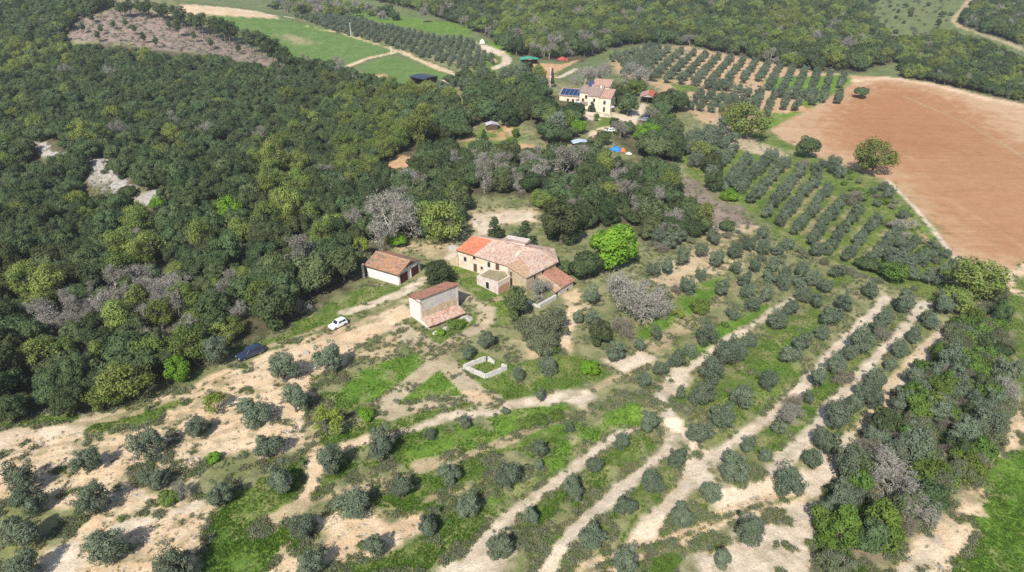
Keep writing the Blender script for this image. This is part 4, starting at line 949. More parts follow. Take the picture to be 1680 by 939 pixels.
# ---- ruined basin of four low walls
def basin():
    W_, S_, E_, N_ = (-8.5, 98.9), (-4.5, 95.9), (-.9, 98.5), (-4.3, 101.6)
    e = thing('ruined_basin', 'roofless square of low broken pale concrete walls on the grass', 'ruin', (-4.5, 98.8, 0))
    def wall(P, Q, h, s0=0, s1=1, jag=None):
        P = np.array(P); Q = np.array(Q); f = Fr(P, Q - P); L = np.hypot(*(Q - P))
        k = 7; V = []; F = []
        for i in range(k + 1):
            a = L * (s0 + (s1 - s0) * i / k); z = h[0] + (h[1] - h[0]) * i / k + (jag or 0) * math.sin(i * 2.4 + h[0] * 9)
            V += [f.p(a, -.16, -.9), f.p(a, .16, -.9), f.p(a, .16, z), f.p(a, -.16, z)]
        for i in range(k):
            b = 4 * i
            F += [[b + j, b + 4 + j, b + 4 + (j + 1) % 4, b + (j + 1) % 4][::-1] for j in range(4)]
        F += [[0, 1, 2, 3], [4 * k + 3, 4 * k + 2, 4 * k + 1, 4 * k]]
        return np.array(V), F
    part(e, 'front_left_wall', wall(W_, S_, (.85, .95), jag=.05), M['concrete']); part(e, 'front_right_wall', wall((S_[0] + .12, S_[1] + .1), E_, (.95, .9), jag=.06), M['concrete'])
    part(e, 'back_left_wall', wall((W_[0] + .1, W_[1] + .12), N_, (.8, 1.0), 0, .9, .05), M['concrete']); part(e, 'back_stub', wall((N_[0] - .1, N_[1] - .3), (-2.9, 100.2), (1.0, .6), .1, .9, .08), M['concrete'])
    part(e, 'corner_stub', wall((E_[0] - .1, E_[1] + .1), (-2.4, 100.0), (.95, .7), 0, .55, .08), M['concrete'])
basin()

# ---- cars
def car(px, py, rz, paint, label, L=3.7, W=1.6, hgt=1.5, cat='car', suv=False, loc=None, group=None):
    x, y, z = loc or at(px, py)
    e = thing('parked_car', label, cat, (x, y, z + .02), group, rz)
    pm = M[paint]
    def bev(V, F, name, mat, w=.07, parent=None):
        me = mesh_from(name, V, [list(f) for f in F], mat); bm = bmesh.new(); bm.from_mesh(me)
        bmesh.ops.recalc_face_normals(bm, faces=bm.faces); bmesh.ops.bevel(bm, geom=bm.edges[:], offset=w, segments=2, affect='EDGES', profile=.6); bm.to_mesh(me); bm.free()
        me.polygons.foreach_set('use_smooth', np.ones(len(me.polygons), bool))
        o = bpy.data.objects.new(name, me); COL.objects.link(o); o.parent = parent or e; return o
    h1 = hgt * .60; nose = L / 2
    prof = [(-L / 2, .28), (-L / 2 - .02, h1 * .85), (-L / 2 + .12, h1), (L * .18, h1), (L / 2 - .22, h1 * .86), (L / 2, h1 * .62), (L / 2 - .03, .28)]
    if suv: prof[4] = (L / 2 - .15, h1 * .95)
    n = len(prof)
    V = [(p[0], -W / 2, p[1]) for p in prof] + [(p[0], W / 2, p[1]) for p in prof]
    F = [list(range(n)), list(range(2 * n - 1, n - 1, -1))] + [[i, n + i, n + (i + 1) % n, (i + 1) % n] for i in range(n)]
    bev(V, F, 'body', pm, .06)
    b0, b1 = (-L / 2 + .06, L * .22); t0, t1 = (-L / 2 + .32, L * .06) if not suv else (-L / 2 + .22, L * .08)
    wb, wt = W / 2 - .05, W / 2 - .2
    z0, z1 = h1 - .03, hgt
    cb = [(b0, -wb, z0), (b1, -wb, z0), (b1, wb, z0), (b0, wb, z0)]; ct = [(t0, -wt, z1), (t1, -wt, z1), (t1, wt, z1), (t0, wt, z1)]
    cab = bev(cb + ct, BOXF, 'cabin', pm, .05)
    def pane(a, b, c, d, nm, u0, u1, v0, v1):
        a, b, c, d = map(np.array, (a, b, c, d))
        P = lambda u, v: (a * (1 - u) + b * u) * (1 - v) + (d * (1 - u) + c * u) * v
        nn = np.cross(b - a, d - a); nn = nn / np.linalg.norm(nn) * .02
        q = [P(u0, v0) + nn, P(u1, v0) + nn, P(u1, v1) + nn, P(u0, v1) + nn]
        Q = [p - nn * 1.5 for p in q]
        o = part(e, nm, (np.array(Q + q), BOXF), M['glass'], cab, True)
    pane(cb[1], cb[2], ct[2], ct[1], 'windscreen', .06, .94, .12, .92); pane(cb[3], cb[0], ct[0], ct[3], 'rear_window', .1, .9, .25, .9)
    for a, b, c, d in ((cb[0], cb[1], ct[1], ct[0]), (cb[2], cb[3], ct[3], ct[2])):
        if a is cb[0]: sp = ((.08, .47), (.52, .86))
        else: sp = ((.14, .48), (.53, .92))
        for u0, u1 in sp: pane(a, b, c, d, 'side_window', u0, u1, .18, .88)
    for sx in (L * .31, -L * .31):
        for sy in (-1, 1):
            def cyl(r, y0, y1, k=14):
                V = [(sx + r * math.cos(6.2832 * i / k), yy, .31 + r * math.sin(6.2832 * i / k)) for yy in (y0, y1) for i in range(k)]
                return np.array(V), [list(range(k)), list(range(2 * k - 1, k - 1, -1))] + [[i, k + i, k + (i + 1) % k, (i + 1) % k] for i in range(k)]
            w = part(e, 'wheel', cyl(.31, sy * (W / 2 - .18), sy * (W / 2 + .015)), M['tyre'], None, True); part(e, 'rim', cyl(.19, sy * (W / 2 - .1), sy * (W / 2 + .03)), M['rim'], w, True)
    lb = lambda x0, x1, y0, y1, z0_, z1_: hexa([(x0, y0, z0_), (x1, y0, z0_), (x1, y1, z0_), (x0, y1, z0_)], [(x0, y0, z1_), (x1, y0, z1_), (x1, y1, z1_), (x0, y1, z1_)])
    for sy in (-1, 1):
        yc = sy * (W / 2 - .28)
        part(e, 'headlight', lb(L / 2 - .18, L / 2 + .012, yc - .14, yc + .14, h1 * .58, h1 * .76), M['lamp'], None, True)
        part(e, 'tail_light', lb(-L / 2 - .035, -L / 2 + .05, sy * (W / 2 - .2) - .07, sy * (W / 2 - .2) + .07, h1 * .6, h1 * .95), M['redlamp'], None, True)
        part(e, 'door_mirror', lb(L * .13, L * .13 + .12, sy * (W / 2 + .02) - .08, sy * (W / 2 + .02) + .08, h1 + .02, h1 + .16), pm, None, True)
    part(e, 'front_bumper', lb(L / 2 - .1, L / 2 + .03, -W / 2 + .1, W / 2 - .1, .3, .48), M['black'] if suv else pm, None, True)
    part(e, 'rear_bumper', lb(-L / 2 - .05, -L / 2 + .1, -W / 2 + .1, W / 2 - .1, .3, .48), M['black'] if suv else pm, None, True)
    return e
p0 = np.array(at(541, 541)[:2]); p1 = np.array(at(567, 529)[:2])
car(555, 536, math.atan2(*(p0 - p1)[::-1]), 'carwhite', 'small white hatchback parked on the grass verge beside the dirt track', 3.5, 1.6, 1.48)
p0 = np.array(at(392, 590)[:2]); p1 = np.array(at(431, 574)[:2])
car(411, 584, math.atan2(*(p0 - p1)[::-1]), 'cardark', 'long dark blue estate car parked under the wood edge', 4.7, 1.85, 1.6, suv=True)
car(999, 217, R(200), 'carwhite', 'white car on the drive below the villa', 4.2, 1.75, 1.5)
car(1056, 199, R(170), 'cargrey', 'grey car parked by the round pale tree near the villa', 4.2, 1.75, 1.5)
car(1060, 193, R(170), 'cardark', 'dark car parked behind the grey one near the villa', 4.2, 1.75, 1.5)

# ---- villa on the rise
def villa():
    bx, by, bz = at(1000.5, 187)
    a = R(20)
    f = Fr((bx, by), (-math.cos(a), math.sin(a))); f.v = np.array([math.sin(a), math.cos(a)])
    g0 = bz - 3
    e = thing('villa', 'cream country villa of stepped blocks with tiled roofs and solar panels', 'villa', (bx, by, bz))
    z = lambda h: bz + h
    def block(a0, a1, b0, b1, zf, zb, roof, nm='wall', ov=.35, wall='cream'):
        n = f.p
        w = part(e, nm, hexa([n(a0, b0, g0), n(a0, b1, g0), n(a1, b1, g0), n(a1, b0, g0)], [n(a0, b0, z(zf)), n(a0, b1, z(zb)), n(a1, b1, z(zb)), n(a1, b0, z(zf))]), M[wall])
        k = (zb - zf) / (b1 - b0)
        part(e, 'roof', slab([n(a1 + ov, b0 - ov, z(zf - k * ov) + .22), n(a0 - ov, b0 - ov, z(zf - k * ov) + .22), n(a0 - ov, b1 + ov, z(zb + k * ov) + .22), n(a1 + ov, b1 + ov, z(zb + k * ov) + .22)], .2), M[roof])
    block(0, 4.7, 0, 7.0, 6.1, 8.0, 'tile_far'); block(4.75, 9.2, -.2, 8.0, 6.5, 8.9, 'tile_far_brown')
    block(2.6, 9.6, 8.05, 13.5, 8.8, 10.4, 'tile_far'); block(9.25, 13.6, 3.0, 10.0, 6.9, 8.4, 'tile_far_brown'); block(13.65, 23.6, 8.0, 13.0, 4.0, 5.8, 'tile_far_brown')
    block(9.3, 12.6, .8, 2.95, 2.6, 3.2, 'tile_far_brown')
    def win(a0, a1, b, h0, h1):
        w = part(e, 'window', merge(f.box(a0 - .1, a0, b - .08, b + .02, z(h0), z(h1)), f.box(a1, a1 + .1, b - .08, b + .02, z(h0), z(h1)), f.box(a0 - .1, a1 + .1, b - .1, b + .02, z(h1), z(h1) + .12), f.box(a0 - .1, a1 + .1, b - .12, b + .02, z(h0) - .1, z(h0))), M['frame'])
        part(e, 'pane', f.box(a0, a1, b - .04, b + .02, z(h0), z(h1)), M['glass'], w)
    win(2.0, 2.9, 0, 3.6, 4.9); win(6.3, 7.1, -.2, 4.3, 5.6); win(2.1, 2.9, 0, .6, 2.4); win(6.4, 7.2, -.2, .8, 2.4)
    win(10.4, 11.3, 3.0, 4.6, 5.9)
    for q in (15.0, 17.2, 19.4): win(q, q + .9, 8.0, 1.0, 2.8)
    part(e, 'door', f.box(11.6, 12.6, 2.9, 3.05, z(2.7), z(4.6)), M['wood'])
    # solar panels on the wing
    k = (5.8 - 4.0) / 5
    for i in range(5):
        a0 = 14.6 + i * 1.75; n = f.p
        zz = lambda b: z(4.0 + (b - 8.0) * k) + .30
        p = part(e, 'solar_panel', slab([n(a0 + 1.6, 8.0, zz(8.0) + .12), n(a0, 8.0, zz(8.0) + .12), n(a0, 12.4, zz(12.4) + .12), n(a0 + 1.6, 12.4, zz(12.4) + .12)], .06), M['solar'])
        part(e, 'panel_frame', slab([n(a0 + 1.7, 7.92, zz(7.92) + .04), n(a0 - .08, 7.92, zz(7.92) + .04), n(a0 - .08, 12.48, zz(12.48) + .04), n(a0 + 1.7, 12.48, zz(12.48) + .04)], .04), M['alu'], p)
    n = f.p
    p = part(e, 'solar_collector', slab([n(11.4, 8.4, z(8.6)), n(9.3, 8.4, z(8.6)), n(9.3, 9.6, z(10.4)), n(11.4, 9.6, z(10.4))], .08), M['solar'])
    part(e, 'collector_stand', merge(f.box(9.4, 9.5, 9.5, 9.6, z(8), z(10.2)), f.box(11.2, 11.3, 9.5, 9.6, z(8), z(10.2))), M['alu'], p)
    part(e, 'chimney', f.box(5.2, 5.9, 6.0, 6.6, z(7.8), z(9.5)), M['cream'])
    # garden wall and parasol
    x, y, zz_ = at(983, 190)
    w = thing('garden_wall', 'low pinkish wall in front of the villa', 'wall', (x, y, zz_))
    g = Fr((x, y), (-math.cos(a), math.sin(a)))
    part(w, 'wall_face', g.box(-2, 7, -.2, .2, zz_ - .6, zz_ + 1.0), M['pinkstone']); part(w, 'coping', g.box(-2.1, 7.1, -.27, .27, zz_ + 1.0, zz_ + 1.1), M['plaster'])
    x, y, zz_ = at(1001, 184)
    u = thing('garden_parasol', 'lilac parasol beside the villa corner', 'parasol', (x, y, zz_))
    k = 8; V = [(0, 0, 2.9)] + [(1.9 * math.cos(6.283 * i / k), 1.9 * math.sin(6.283 * i / k), 2.15) for i in range(k)] + [(1.9 * math.cos(6.283 * i / k), 1.9 * math.sin(6.283 * i / k), 1.98) for i in range(k)]
    part(u, 'canopy', (np.array(V), [[0, 1 + i, 1 + (i + 1) % k] for i in range(k)] + [[1 + i, 1 + k + i, 1 + k + (i + 1) % k, 1 + (i + 1) % k] for i in range(k)]), M['lilac'], None, True)
    v, q = tube([(0, 0, -.2), (0, 0, 2.85)], [.04, .03], 6); part(u, 'pole', (v, q.tolist()), M['alu'], None, True)
villa()

def shed(name, label, cat, px, py, rz, W, L, he, hr, wall, roofs, open_front=True, wallh=None, posts=True, group=None):
    """open gabled shelter: posts, back wall, two roof slopes"""
    x, y, z = at(px, py)
    e = thing(name, label, cat, (x, y, z), group, rz)
    b = lambda x0, x1, y0, y1, z0, z1: hexa([(x0, y0, z0), (x1, y0, z0), (x1, y1, z0), (x0, y1, z0)], [(x0, y0, z1), (x1, y0, z1), (x1, y1, z1), (x0, y1, z1)])
    if posts:
        for px_ in (-W / 2 + .1, -.1, W / 2 - .3):
            for py_ in (0.05, L - .25): part(e, 'post', b(px_, px_ + .2, py_, py_ + .2, -.6, he), M['wood'], None, True)
        part(e, 'back_wall', b(-W / 2 + .3, W / 2 - .3, L - .5, L - .3, -.6, he - .02), M[wall], None, True)
        part(e, 'side_wall', b(W / 2 - .08, W / 2 + .08, .3, L - .3, -.6, he - .05), M[wall], None, True)
    else: part(e, 'wall', b(-W / 2, W / 2, 0, L, -.8, he), M[wall], None, True)
    part(e, 'roof', slab([(-W / 2 - .4, -.4, he), (0, -.4, hr), (0, L + .4, hr), (-W / 2 - .4, L + .4, he)], .12), M[roofs[0]], None, True)
    part(e, 'roof', slab([(0, -.4, hr), (W / 2 + .4, -.4, he), (W / 2 + .4, L + .4, he), (0, L + .4, hr)], .12), M[roofs[1]], None, True)
    part(e, 'gable', slab([(-W / 2, -.05, he), (W / 2, -.05, he), (0, -.05, hr - .15)], .02), M['white'], None, True)
    return e
shed('carport', 'open shelter with red and pale gabled roof beside the villa drive', 'shelter', 1062, 171, R(-14), 6.4, 9.0, 3.0, 4.3, 'wood', ('tile_far', 'roof_red'))
s = shed('solar_barn', 'open farm barn under a dark blue solar roof by the far track', 'barn', 707, 140, R(48), 9.0, 9.5, 3.4, 4.0, 'wood', ('solar_dark', 'solar_dark'))
shed('garden_hut', 'small hut with pale pink roof among the garden plots', 'hut', 808, 214, R(10), 4.0, 3.0, 2.0, 2.7, 'wood', ('lilac', 'lilac'), posts=False)
shed('sheet_roof_hut', 'hut with pale blue sheet roof beside the sandy drive', 'hut', 953, 244, R(8), 5.0, 3.2, 2.0, 2.5, 'wood', ('paleblue', 'paleblue'), posts=False)
shed('green_shelter', 'green canopied shelter at the edge of the far wood', 'shelter', 869, 106, R(5), 9.0, 6.0, 2.6, 3.4, 'wood', ('green_tarp', 'green_tarp'))
shed('turquoise_hut', 'little pale hut at the foot of the villa tower', 'hut', 952, 174, R(-20), 3.6, 2.4, 2.2, 2.8, 'paleblue', ('tile_far_brown', 'tile_far_brown'), posts=False)

def heap(name, label, cat, px, py, w, d, h, mat, seed, group=None, name2=None):
    """sheet-covered or stony heap: lumpy dome"""
    rng = np.random.default_rng(seed); x, y, z = at(px, py)
    V = []; F = []; nr, na_ = 5, 12
    for i in range(nr):
        r = 1 - (i / (nr - 1)) ** 1.3
        for j in range(na_):
            t = 6.2832 * j / na_; k = rng.uniform(.82, 1.18)
            V.append((w / 2 * r * k * math.cos(t), d / 2 * r * k * math.sin(t), h * (i / (nr - 1)) ** .7 * rng.uniform(.85, 1.1) - (.25 if i == 0 else 0)))
    for i in range(nr - 1):
        for j in range(na_): F.append([i * na_ + j, i * na_ + (j + 1) % na_, (i + 1) * na_ + (j + 1) % na_, (i + 1) * na_ + j])
    F.append([(nr - 1) * na_ + j for j in range(na_)])
    me = mesh_from(name, np.array(V), F, M[mat]); o = link(name, me, None, (x, y, z)); return tag(o, label, cat, group)
heap('covered_heap', 'heap under a bright blue tarpaulin below the villa', 'tarpaulin', 1010, 247, 4.2, 3.0, 1.6, 'blue_tarp', 1)
heap('covered_heap', 'small orange covered heap next to the blue tarpaulin', 'tarpaulin', 1022, 249, 2.2, 1.8, 1.5, 'orange_tarp', 2)
heap('covered_heap', 'low white covered heap right of the orange one', 'tarpaulin', 1031, 253, 2.6, 1.2, .7, 'white', 3)
heap('stone_heap', 'pale stone slab heap at the right end of the barn lean-to', 'stones', 765, 524, 3.0, 1.8, .9, 'rock', 4)
heap('stone_heap', 'low stone heap in the weeds before the barn lean-to', 'stones', 735, 540, 3.0, 1.5, .6, 'rock', 5)
heap('stone_heap', 'small pale stone heap by the barn corner', 'stones', 716, 548, 1.6, 1.0, .7, 'concrete', 6)
heap('stone_heap', 'grey rubble heap against the left end of the farmhouse', 'stones', 745, 408, 4.0, 2.4, 1.0, 'rock', 7)
heap('stone_heap', 'small rubble heap beside the olive near the white car', 'stones', 503, 580, 1.4, 1.0, .6, 'rock', 8)
heap('farm_machine', 'red machine parked at the edge of the far wood', 'machine', 922, 99, 7.0, 3.0, 2.0, 'red_metal', 9)
heap('hay_heap', 'round dry bush by the bend of the far track', 'bush', 811, 102, 4.0, 3.5, 2.0, 'tile_lichen', 10)

def pole_(px, py, h, label, name='utility_pole', cat='pole', arm=True, r=.14):
    x, y, z = at(px, py)
    e = thing(name, label, cat, (x, y, z))
    v, q = tube([(0, 0, -.5), (0, 0, h / 2), (0, 0, h)], [r * 1.3, r, r * .8], 8); part(e, 'shaft', (v, q.tolist()), M['pole'], None, True)
    if arm:
        b = hexa([(-.7, -.06, h - .5), (.7, -.06, h - .5), (.7, .06, h - .5), (-.7, .06, h - .5)], [(-.7, -.06, h - .38), (.7, -.06, h - .38), (.7, .06, h - .38), (-.7, .06, h - .38)])
        part(e, 'crossarm', b, M['pole'], None, True)
pole_(576, 60, 8.5, 'pale utility pole on the edge of the far olive grove', r=.2)
pole_(902.5, 144, 9.0, 'white utility pole left of the villa', r=.2)
pole_(642, 86, 3.4, 'short white marker post where the far tracks meet', 'marker_post', 'post', False, .28)
heap('water_tank', 'white tank beside the far farm track', 'tank', 791, 71, 4.0, 3.4, 2.4, 'white', 12)
# ------------------------------------------------------------------ trees: the ones that stand apart
TAKEN = []                                        # x, y, radius of everything planted singly
OLIVES = []
def olives(pts, phrase, group, adj='grey-green', hs=1.0, key=lambda p: p[0], frm='from left'):
    pts = sorted(pts, key=key)
    for i, p in enumerate(pts):
        lab = '%s olive tree %s' % (adj, phrase) + (', %s %s' % (ordinal(i + 1), frm) if len(pts) > 1 else '')
        _, q = tree_px('olive', p[0], p[1], p[2] * .9, lab, group, hs * 1.12 * (p[3] if len(p) > 3 else 1))
        TAKEN.append((q[0], q[1], q[3] / 2)); OLIVES.append(q)
def one(kind, x, y, w, label, hs=1.0, group=None, **kw):
    _, q = tree_px(kind, x, y, w, label, group, hs, **kw)
    TAKEN.append((q[0], q[1], q[3] / 2)); return q
G1 = 'olive trees of the farm grove'
olives([(33, 778, 66), (140, 752, 54), (148, 818, 68), (235, 726, 62), (252, 782, 50), (320, 697, 48), (45, 822, 56), (28, 872, 72), (165, 893, 78), (36, 928, 62), (285, 925, 76)], 'on the bare sandy slope at lower left', G1)
olives([(465, 602, 58), (538, 585, 60), (483, 653, 56)], 'close below the sandy track with the parked cars', G1, 'bushy')
olives([(412, 675, 58), (438, 728, 58), (458, 785, 64), (362, 808, 56)], 'in the column left of the sandy hollow', G1)
olives([(542, 753, 64), (626, 727, 58), (578, 824, 64), (497, 865, 52), (510, 924, 58)], 'on green patches left of the lower middle', G1, 'rounded')
olives([(660, 797, 52), (735, 775, 46), (700, 859, 50), (768, 827, 54), (833, 778, 54), (615, 896, 52), (818, 893, 60)], 'between the lowest terrace paths at bottom centre', G1, 'dense')
olives([(885, 737, 38), (938, 801, 50), (870, 847, 34), (975, 761, 36), (1021, 722, 34), (1065, 692, 44), (884, 762, 24)], 'along the lowest pale terrace path', G1)
olives([(1070, 790, 48), (1026, 828, 46), (975, 878, 48), (1113, 750, 44), (1150, 713, 48)], 'along the second terrace path', G1, 'rounded')
olives([(1165, 806, 44), (1118, 846, 50), (1028, 924, 55), (1202, 763, 57)], 'beside the fork of the pale paths', G1, 'compact dark')
olives([(1227, 868, 56), (1185, 917, 46)], 'on the pale washed soil at the bottom', G1, 'dark')
olives([(763, 691, 28), (705, 712, 24), (828, 673, 18), (887, 649, 28), (935, 700, 20)], 'among the weeds below the cross tracks', G1, 'small')
olives([(797, 555, 40), (768, 577, 28), (850, 613, 28), (897, 598, 36)], 'around the ruined basin', G1)
olives([(1012, 577, 40), (1050, 566, 26), (1076, 546, 29), (1112, 588, 35), (1133, 574, 26), (1085, 606, 33), (1058, 623, 31)], 'right of the dark oak below the farmhouse', G1)
olives([(1160, 546, 44), (1203, 514, 25), (1235, 497, 32), (1260, 482, 32), (1288, 462, 30)], 'on the upper green terrace strip', G1)
olives([(1168, 606, 50), (1192, 582, 48), (1212, 570, 42), (1232, 556, 30), (1276, 522, 40), (1299, 502, 35), (1320, 482, 32)], 'above the second green terrace strip', G1)
olives([(1117, 641, 28), (1152, 645, 47), (1220, 651, 51), (1190, 681, 50), (1166, 640, 31), (1262, 622, 40), (1297, 580, 40), (1319, 557, 44), (1352, 544, 32), (1364, 518, 42), (1388, 493, 40), (1340, 492, 32)], 'in the row left of the third terrace path', G1)
olives([(1296, 786, 59), (1332, 751, 39), (1357, 722, 56), (1376, 681, 61), (1404, 662, 43), (1326, 650, 29), (1345, 618, 45), (1372, 596, 40), (1394, 578, 33), (1418, 556, 52), (1452, 519, 33), (1485, 490, 48), (1429, 476, 33), (1440, 534, 29), (1255, 745, 29), (1230, 725, 39), (1280, 700, 33)], 'in the long row beside the third terrace path', G1)
olives([(1437, 618, 48), (1430, 645, 46), (1462, 598, 32), (1476, 570, 37), (1501, 549, 34), (1527, 521, 39), (1550, 498, 42), (1412, 640, 32)], 'in the row along the rutted right track', G1)
olives([(1360, 838, 53), (1385, 800, 46), (1408, 748, 44), (1440, 715, 51), (1462, 692, 41), (1482, 655, 48), (1510, 640, 46), (1500, 620, 39)], 'on the thicket edge beyond the rutted track', G1, 'dark')
olives([(1096, 436, 36), (1122, 420, 34), (1172, 387, 31), (1151, 410, 29), (1176, 425, 32), (1206, 410, 31), (1126, 466, 34), (1151, 448, 24), (1231, 398, 31), (1222, 458, 29), (1240, 435, 31), (1186, 470, 34), (1100, 395, 34), (1070, 440, 29), (1256, 405, 29), (1270, 430, 34), (1290, 445, 31), (1262, 452, 26), (1208, 438, 26), (1315, 440, 31), (1335, 455, 31), (1355, 468, 29), (1228, 477, 29), (1310, 462, 26)], 'on pale ground beside the bright tree', G1)
olives([(354, 574, 58), (972, 485, 40), (948, 520, 26)], 'beside a thicket away from the rows', G1, 'broad')
# orchard of straight rows below the ploughed field
rows = [((1188, 304), (1228, 260), 7), ((1215, 304), (1264, 254), 8), ((1236, 322), (1290, 264), 9), ((1258, 346), (1316, 276), 10), ((1280, 360), (1342, 290), 10),
        ((1306, 376), (1362, 306), 10), ((1332, 392), (1384, 324), 9), ((1358, 406), (1410, 342), 8), ((1390, 418), (1440, 358), 8), ((1424, 430), (1470, 378), 7), ((1456, 440), (1502, 396), 6), ((1165, 285), (1205, 240), 7), ((1140, 262), (1186, 214), 7)]
for r_, (a, b, n) in enumerate(rows):
    pts = []
    for i in range(n):
        t = i / (n - 1); pts.append((a[0] + (b[0] - a[0]) * t + _rng.uniform(-2, 2), a[1] + (b[1] - a[1]) * t + _rng.uniform(-1.5, 1.5), _rng.uniform(22, 27)))
    nm = {11: 'the second-leftmost', 12: 'the leftmost'}.get(r_, 'the ' + ordinal(r_ + 1))
    olives(pts, 'in %s orchard row by the ploughed field' % nm, 'orchard rows by the ploughed field', 'silvery', 1.0, lambda p: -p[1], 'from near end')
# far orchard with red soil between the rows
far = []
for k in range(16):
    tx, ty = 1075 + 20.5 * k, 80 + 2.9 * k
    dx = -52 + 3.0 * k; dy = 44 - .4 * k; n = 8
    for i in range(n):
        t = i / (n - 1)
        if k > 10 and .55 < t < .68: continue
        px, py = tx + dx * t, ty + dy * t
        if 1190 < px < 1260 and py > 133: continue
        far.append((px, py, 15 + 4 * t, 1.0, k, i))
for k in range(6):
    tx, ty = 1160 + 17 * k, 142 + 2 * k
    for i in range(4): far.append((tx - 9 * i, ty + 9.5 * i, 20, 1.0, 20 + k, i))
for k in range(5):
    tx, ty = 1250 + 22 * k, 150 + 1 * k
    for i in range(4 - k // 2): far.append((tx - 4 * i, ty + 10 * i, 19, 1.0, 30 + k, i))
FARPTS = []
order = sorted(far, key=lambda p: -p[1])
room = max(0, 300 - len(OLIVES))
chosen = order[:room]
byrow = {}
for p in chosen: byrow.setdefault(p[4], []).append(p)
for j, (k, ps) in enumerate(sorted(byrow.items())):
    where = 'far orchard' if k < 20 else ('far orchard near corner' if k < 30 else 'green strip above the field')
    olives(ps, 'in row %s, %s' % (ordinal((k % 10 if k >= 20 else k) + 1), where), 'olive trees of the far orchard', 'small', 1.0, lambda p: -p[1], 'from near end')
for p in order[room:]:
    x, y, z = at(p[0], p[1], 1.6); FARPTS.append((x, y, z, p[2] * (y * math.cos(PITCH) - (z - H) * math.sin(PITCH)) / FPX / 4.6))
# notable single trees
one('bright', 1006, 403, 88, 'vivid lime green round tree behind the farmhouse', 1.0)
one('holm', 960, 437, 58, 'dark round oak between the farmhouse and the lime green tree', 1.0); one('holm', 928, 440, 34, 'small dark oak touching the farmhouse lean-to roof', 1.0)
one('holm', 921, 368, 84, 'large dark oak behind the right end of the farmhouse', 1.05)
one('conifer', 811, 376, 30, 'small dark cone shaped conifer behind the farmhouse roof', .62); one('conifer', 862, 387, 36, 'dark conifer behind the right half of the farmhouse roof', .62)
one('olive', 843, 385, 22, 'grey bush left of the dark conifer behind the farmhouse')
one('holm', 719, 447, 58, 'dark bushy tree between the white garage and the tall barn', .95)
one('holm', 847, 500, 46, 'dark narrow oak in front of the farmhouse corner', 1.5, variant=1)
one('midgreen', 885, 470, 26, 'grey-green bush in the yard beside the farmhouse lean-to', .9); one('bare', 884, 474, 40, 'grey leafless bush against the farmhouse stone end', .8)
one('thick', 876, 540, 58, 'large grey-green scrub clump below the farmhouse', 1.3, variant=0); one('thick', 908, 535, 60, 'tall grey scrub clump right of the dark narrow oak', 1.4, variant=1); one('thick', 892, 562, 56, 'lower grey scrub clump below the farmhouse corner', 1.2, variant=2)
one('midgreen', 905, 568, 34, 'dark green bush at the foot of the grey scrub', .9); one('midgreen', 884, 565, 26, 'small green bush under the grey scrub', .9)
one('holm', 985, 548, 46, 'dark dense oak below the bare grey tree', 1.1); one('olive', 975, 520, 34, 'grey-green bush above the dark dense oak')
one('bare', 1050, 487, 100, 'wide grey leafless tree in the middle of the grove', .75); one('bare', 1072, 505, 60, 'grey leafless tree with drooping twigs beside the wide one', .9); one('bare_shrub', 1025, 535, 46, 'pale leafless shrub below the wide bare tree', 1.0); one('bare', 1020, 468, 52, 'grey twiggy tree left of the wide bare tree', .8)
one('midgreen', 1148, 500, 40, 'olive-brown round bush on the upper green strip', .9); one('sparse', 1112, 515, 26, 'small twiggy bush left of the round bush on the green strip', .8); one('midgreen', 1190, 532, 16, 'little green bush on the green terrace strip', .9)
one('spring', 725, 362, 84, 'pale yellow-green open oak left of the clearing', 1.0); one('spring', 700, 350, 50, 'pale leafing oak touching the bare grey tree', 1.0)
one('bare', 640, 362, 86, 'large grey leafless tree behind the white garage', 1.0); one('bright', 650, 392, 36, 'bright green ivy bush under the large bare tree', .8); one('sparse', 592, 405, 34, 'ivy-covered tree beside the garage post', 1.5)
one('spring', 1230, 197, 82, 'large spreading green oak above the orchard', .8); one('spring', 1208, 186, 56, 'green oak left of the large spreading one', .8)
one('spring', 1436, 258, 74, 'lone leafing oak on the edge of the ploughed field', .85); one('holm', 1325, 246, 44, 'dark oak on the near edge of the ploughed field', .85); one('holm', 1414, 151, 27, 'dark lone tree standing in the ploughed field', 1.0)
one('holm', 1425, 432, 42, 'dark bush left of the green tree at the field track', .8); one('midgreen', 1470, 444, 54, 'fresh green round tree beside the field track', 1.0); one('spring', 1600, 462, 105, 'broad olive-brown oak at the right edge below the field', .75); one('spring', 1570, 490, 70, 'leafing oak at the upper end of the thicket', .8)
one('midgreen', 1412, 318, 34, 'dark green bush near the lone oak on the field edge', .9); one('olive', 1530, 452, 36, 'grey bush beside the end of the field track'); one('olive', 1368, 262, 26, 'grey bush on the field edge left of the lone oak'); one('bare_shrub', 1400, 325, 36, 'brown leafless bush in the upper orchard corner', 1.0); one('bare_shrub', 1315, 268, 26, 'pinkish leafless bush at the top of the orchard', .8)
one('bare', 1480, 370, 46, 'grey twiggy bush by the orange bank', .6); one('spring', 1150, 245, 44, 'yellow-green oak left of the orchard rows', .9); one('holm', 1168, 270, 40, 'dark oak at the near left corner of the orchard', 1.0); one('holm', 1172, 300, 36, 'dark oak above the pink slope', 1.0)
one('bright', 1195, 320, 34, 'vivid green low bush at the foot of the orchard', .6); one('bright', 1100, 275, 26, 'bright green bush above the pink bank', .6)
one('bright', 291, 605, 44, 'bright green cone shaped tree at the wood edge', 1.2); one('sparse', 352, 661, 50, 'thin yellow-green young tree on the sand', 1.0); one('sparse', 538, 692, 66, 'large thin yellow-green tree beside the sandy hollow', .9); one('bright', 602, 679, 32, 'small bright bush beside the large yellow-green tree', .8); one('bright', 350, 750, 26, 'tiny bright green bush alone on the sand', .8)
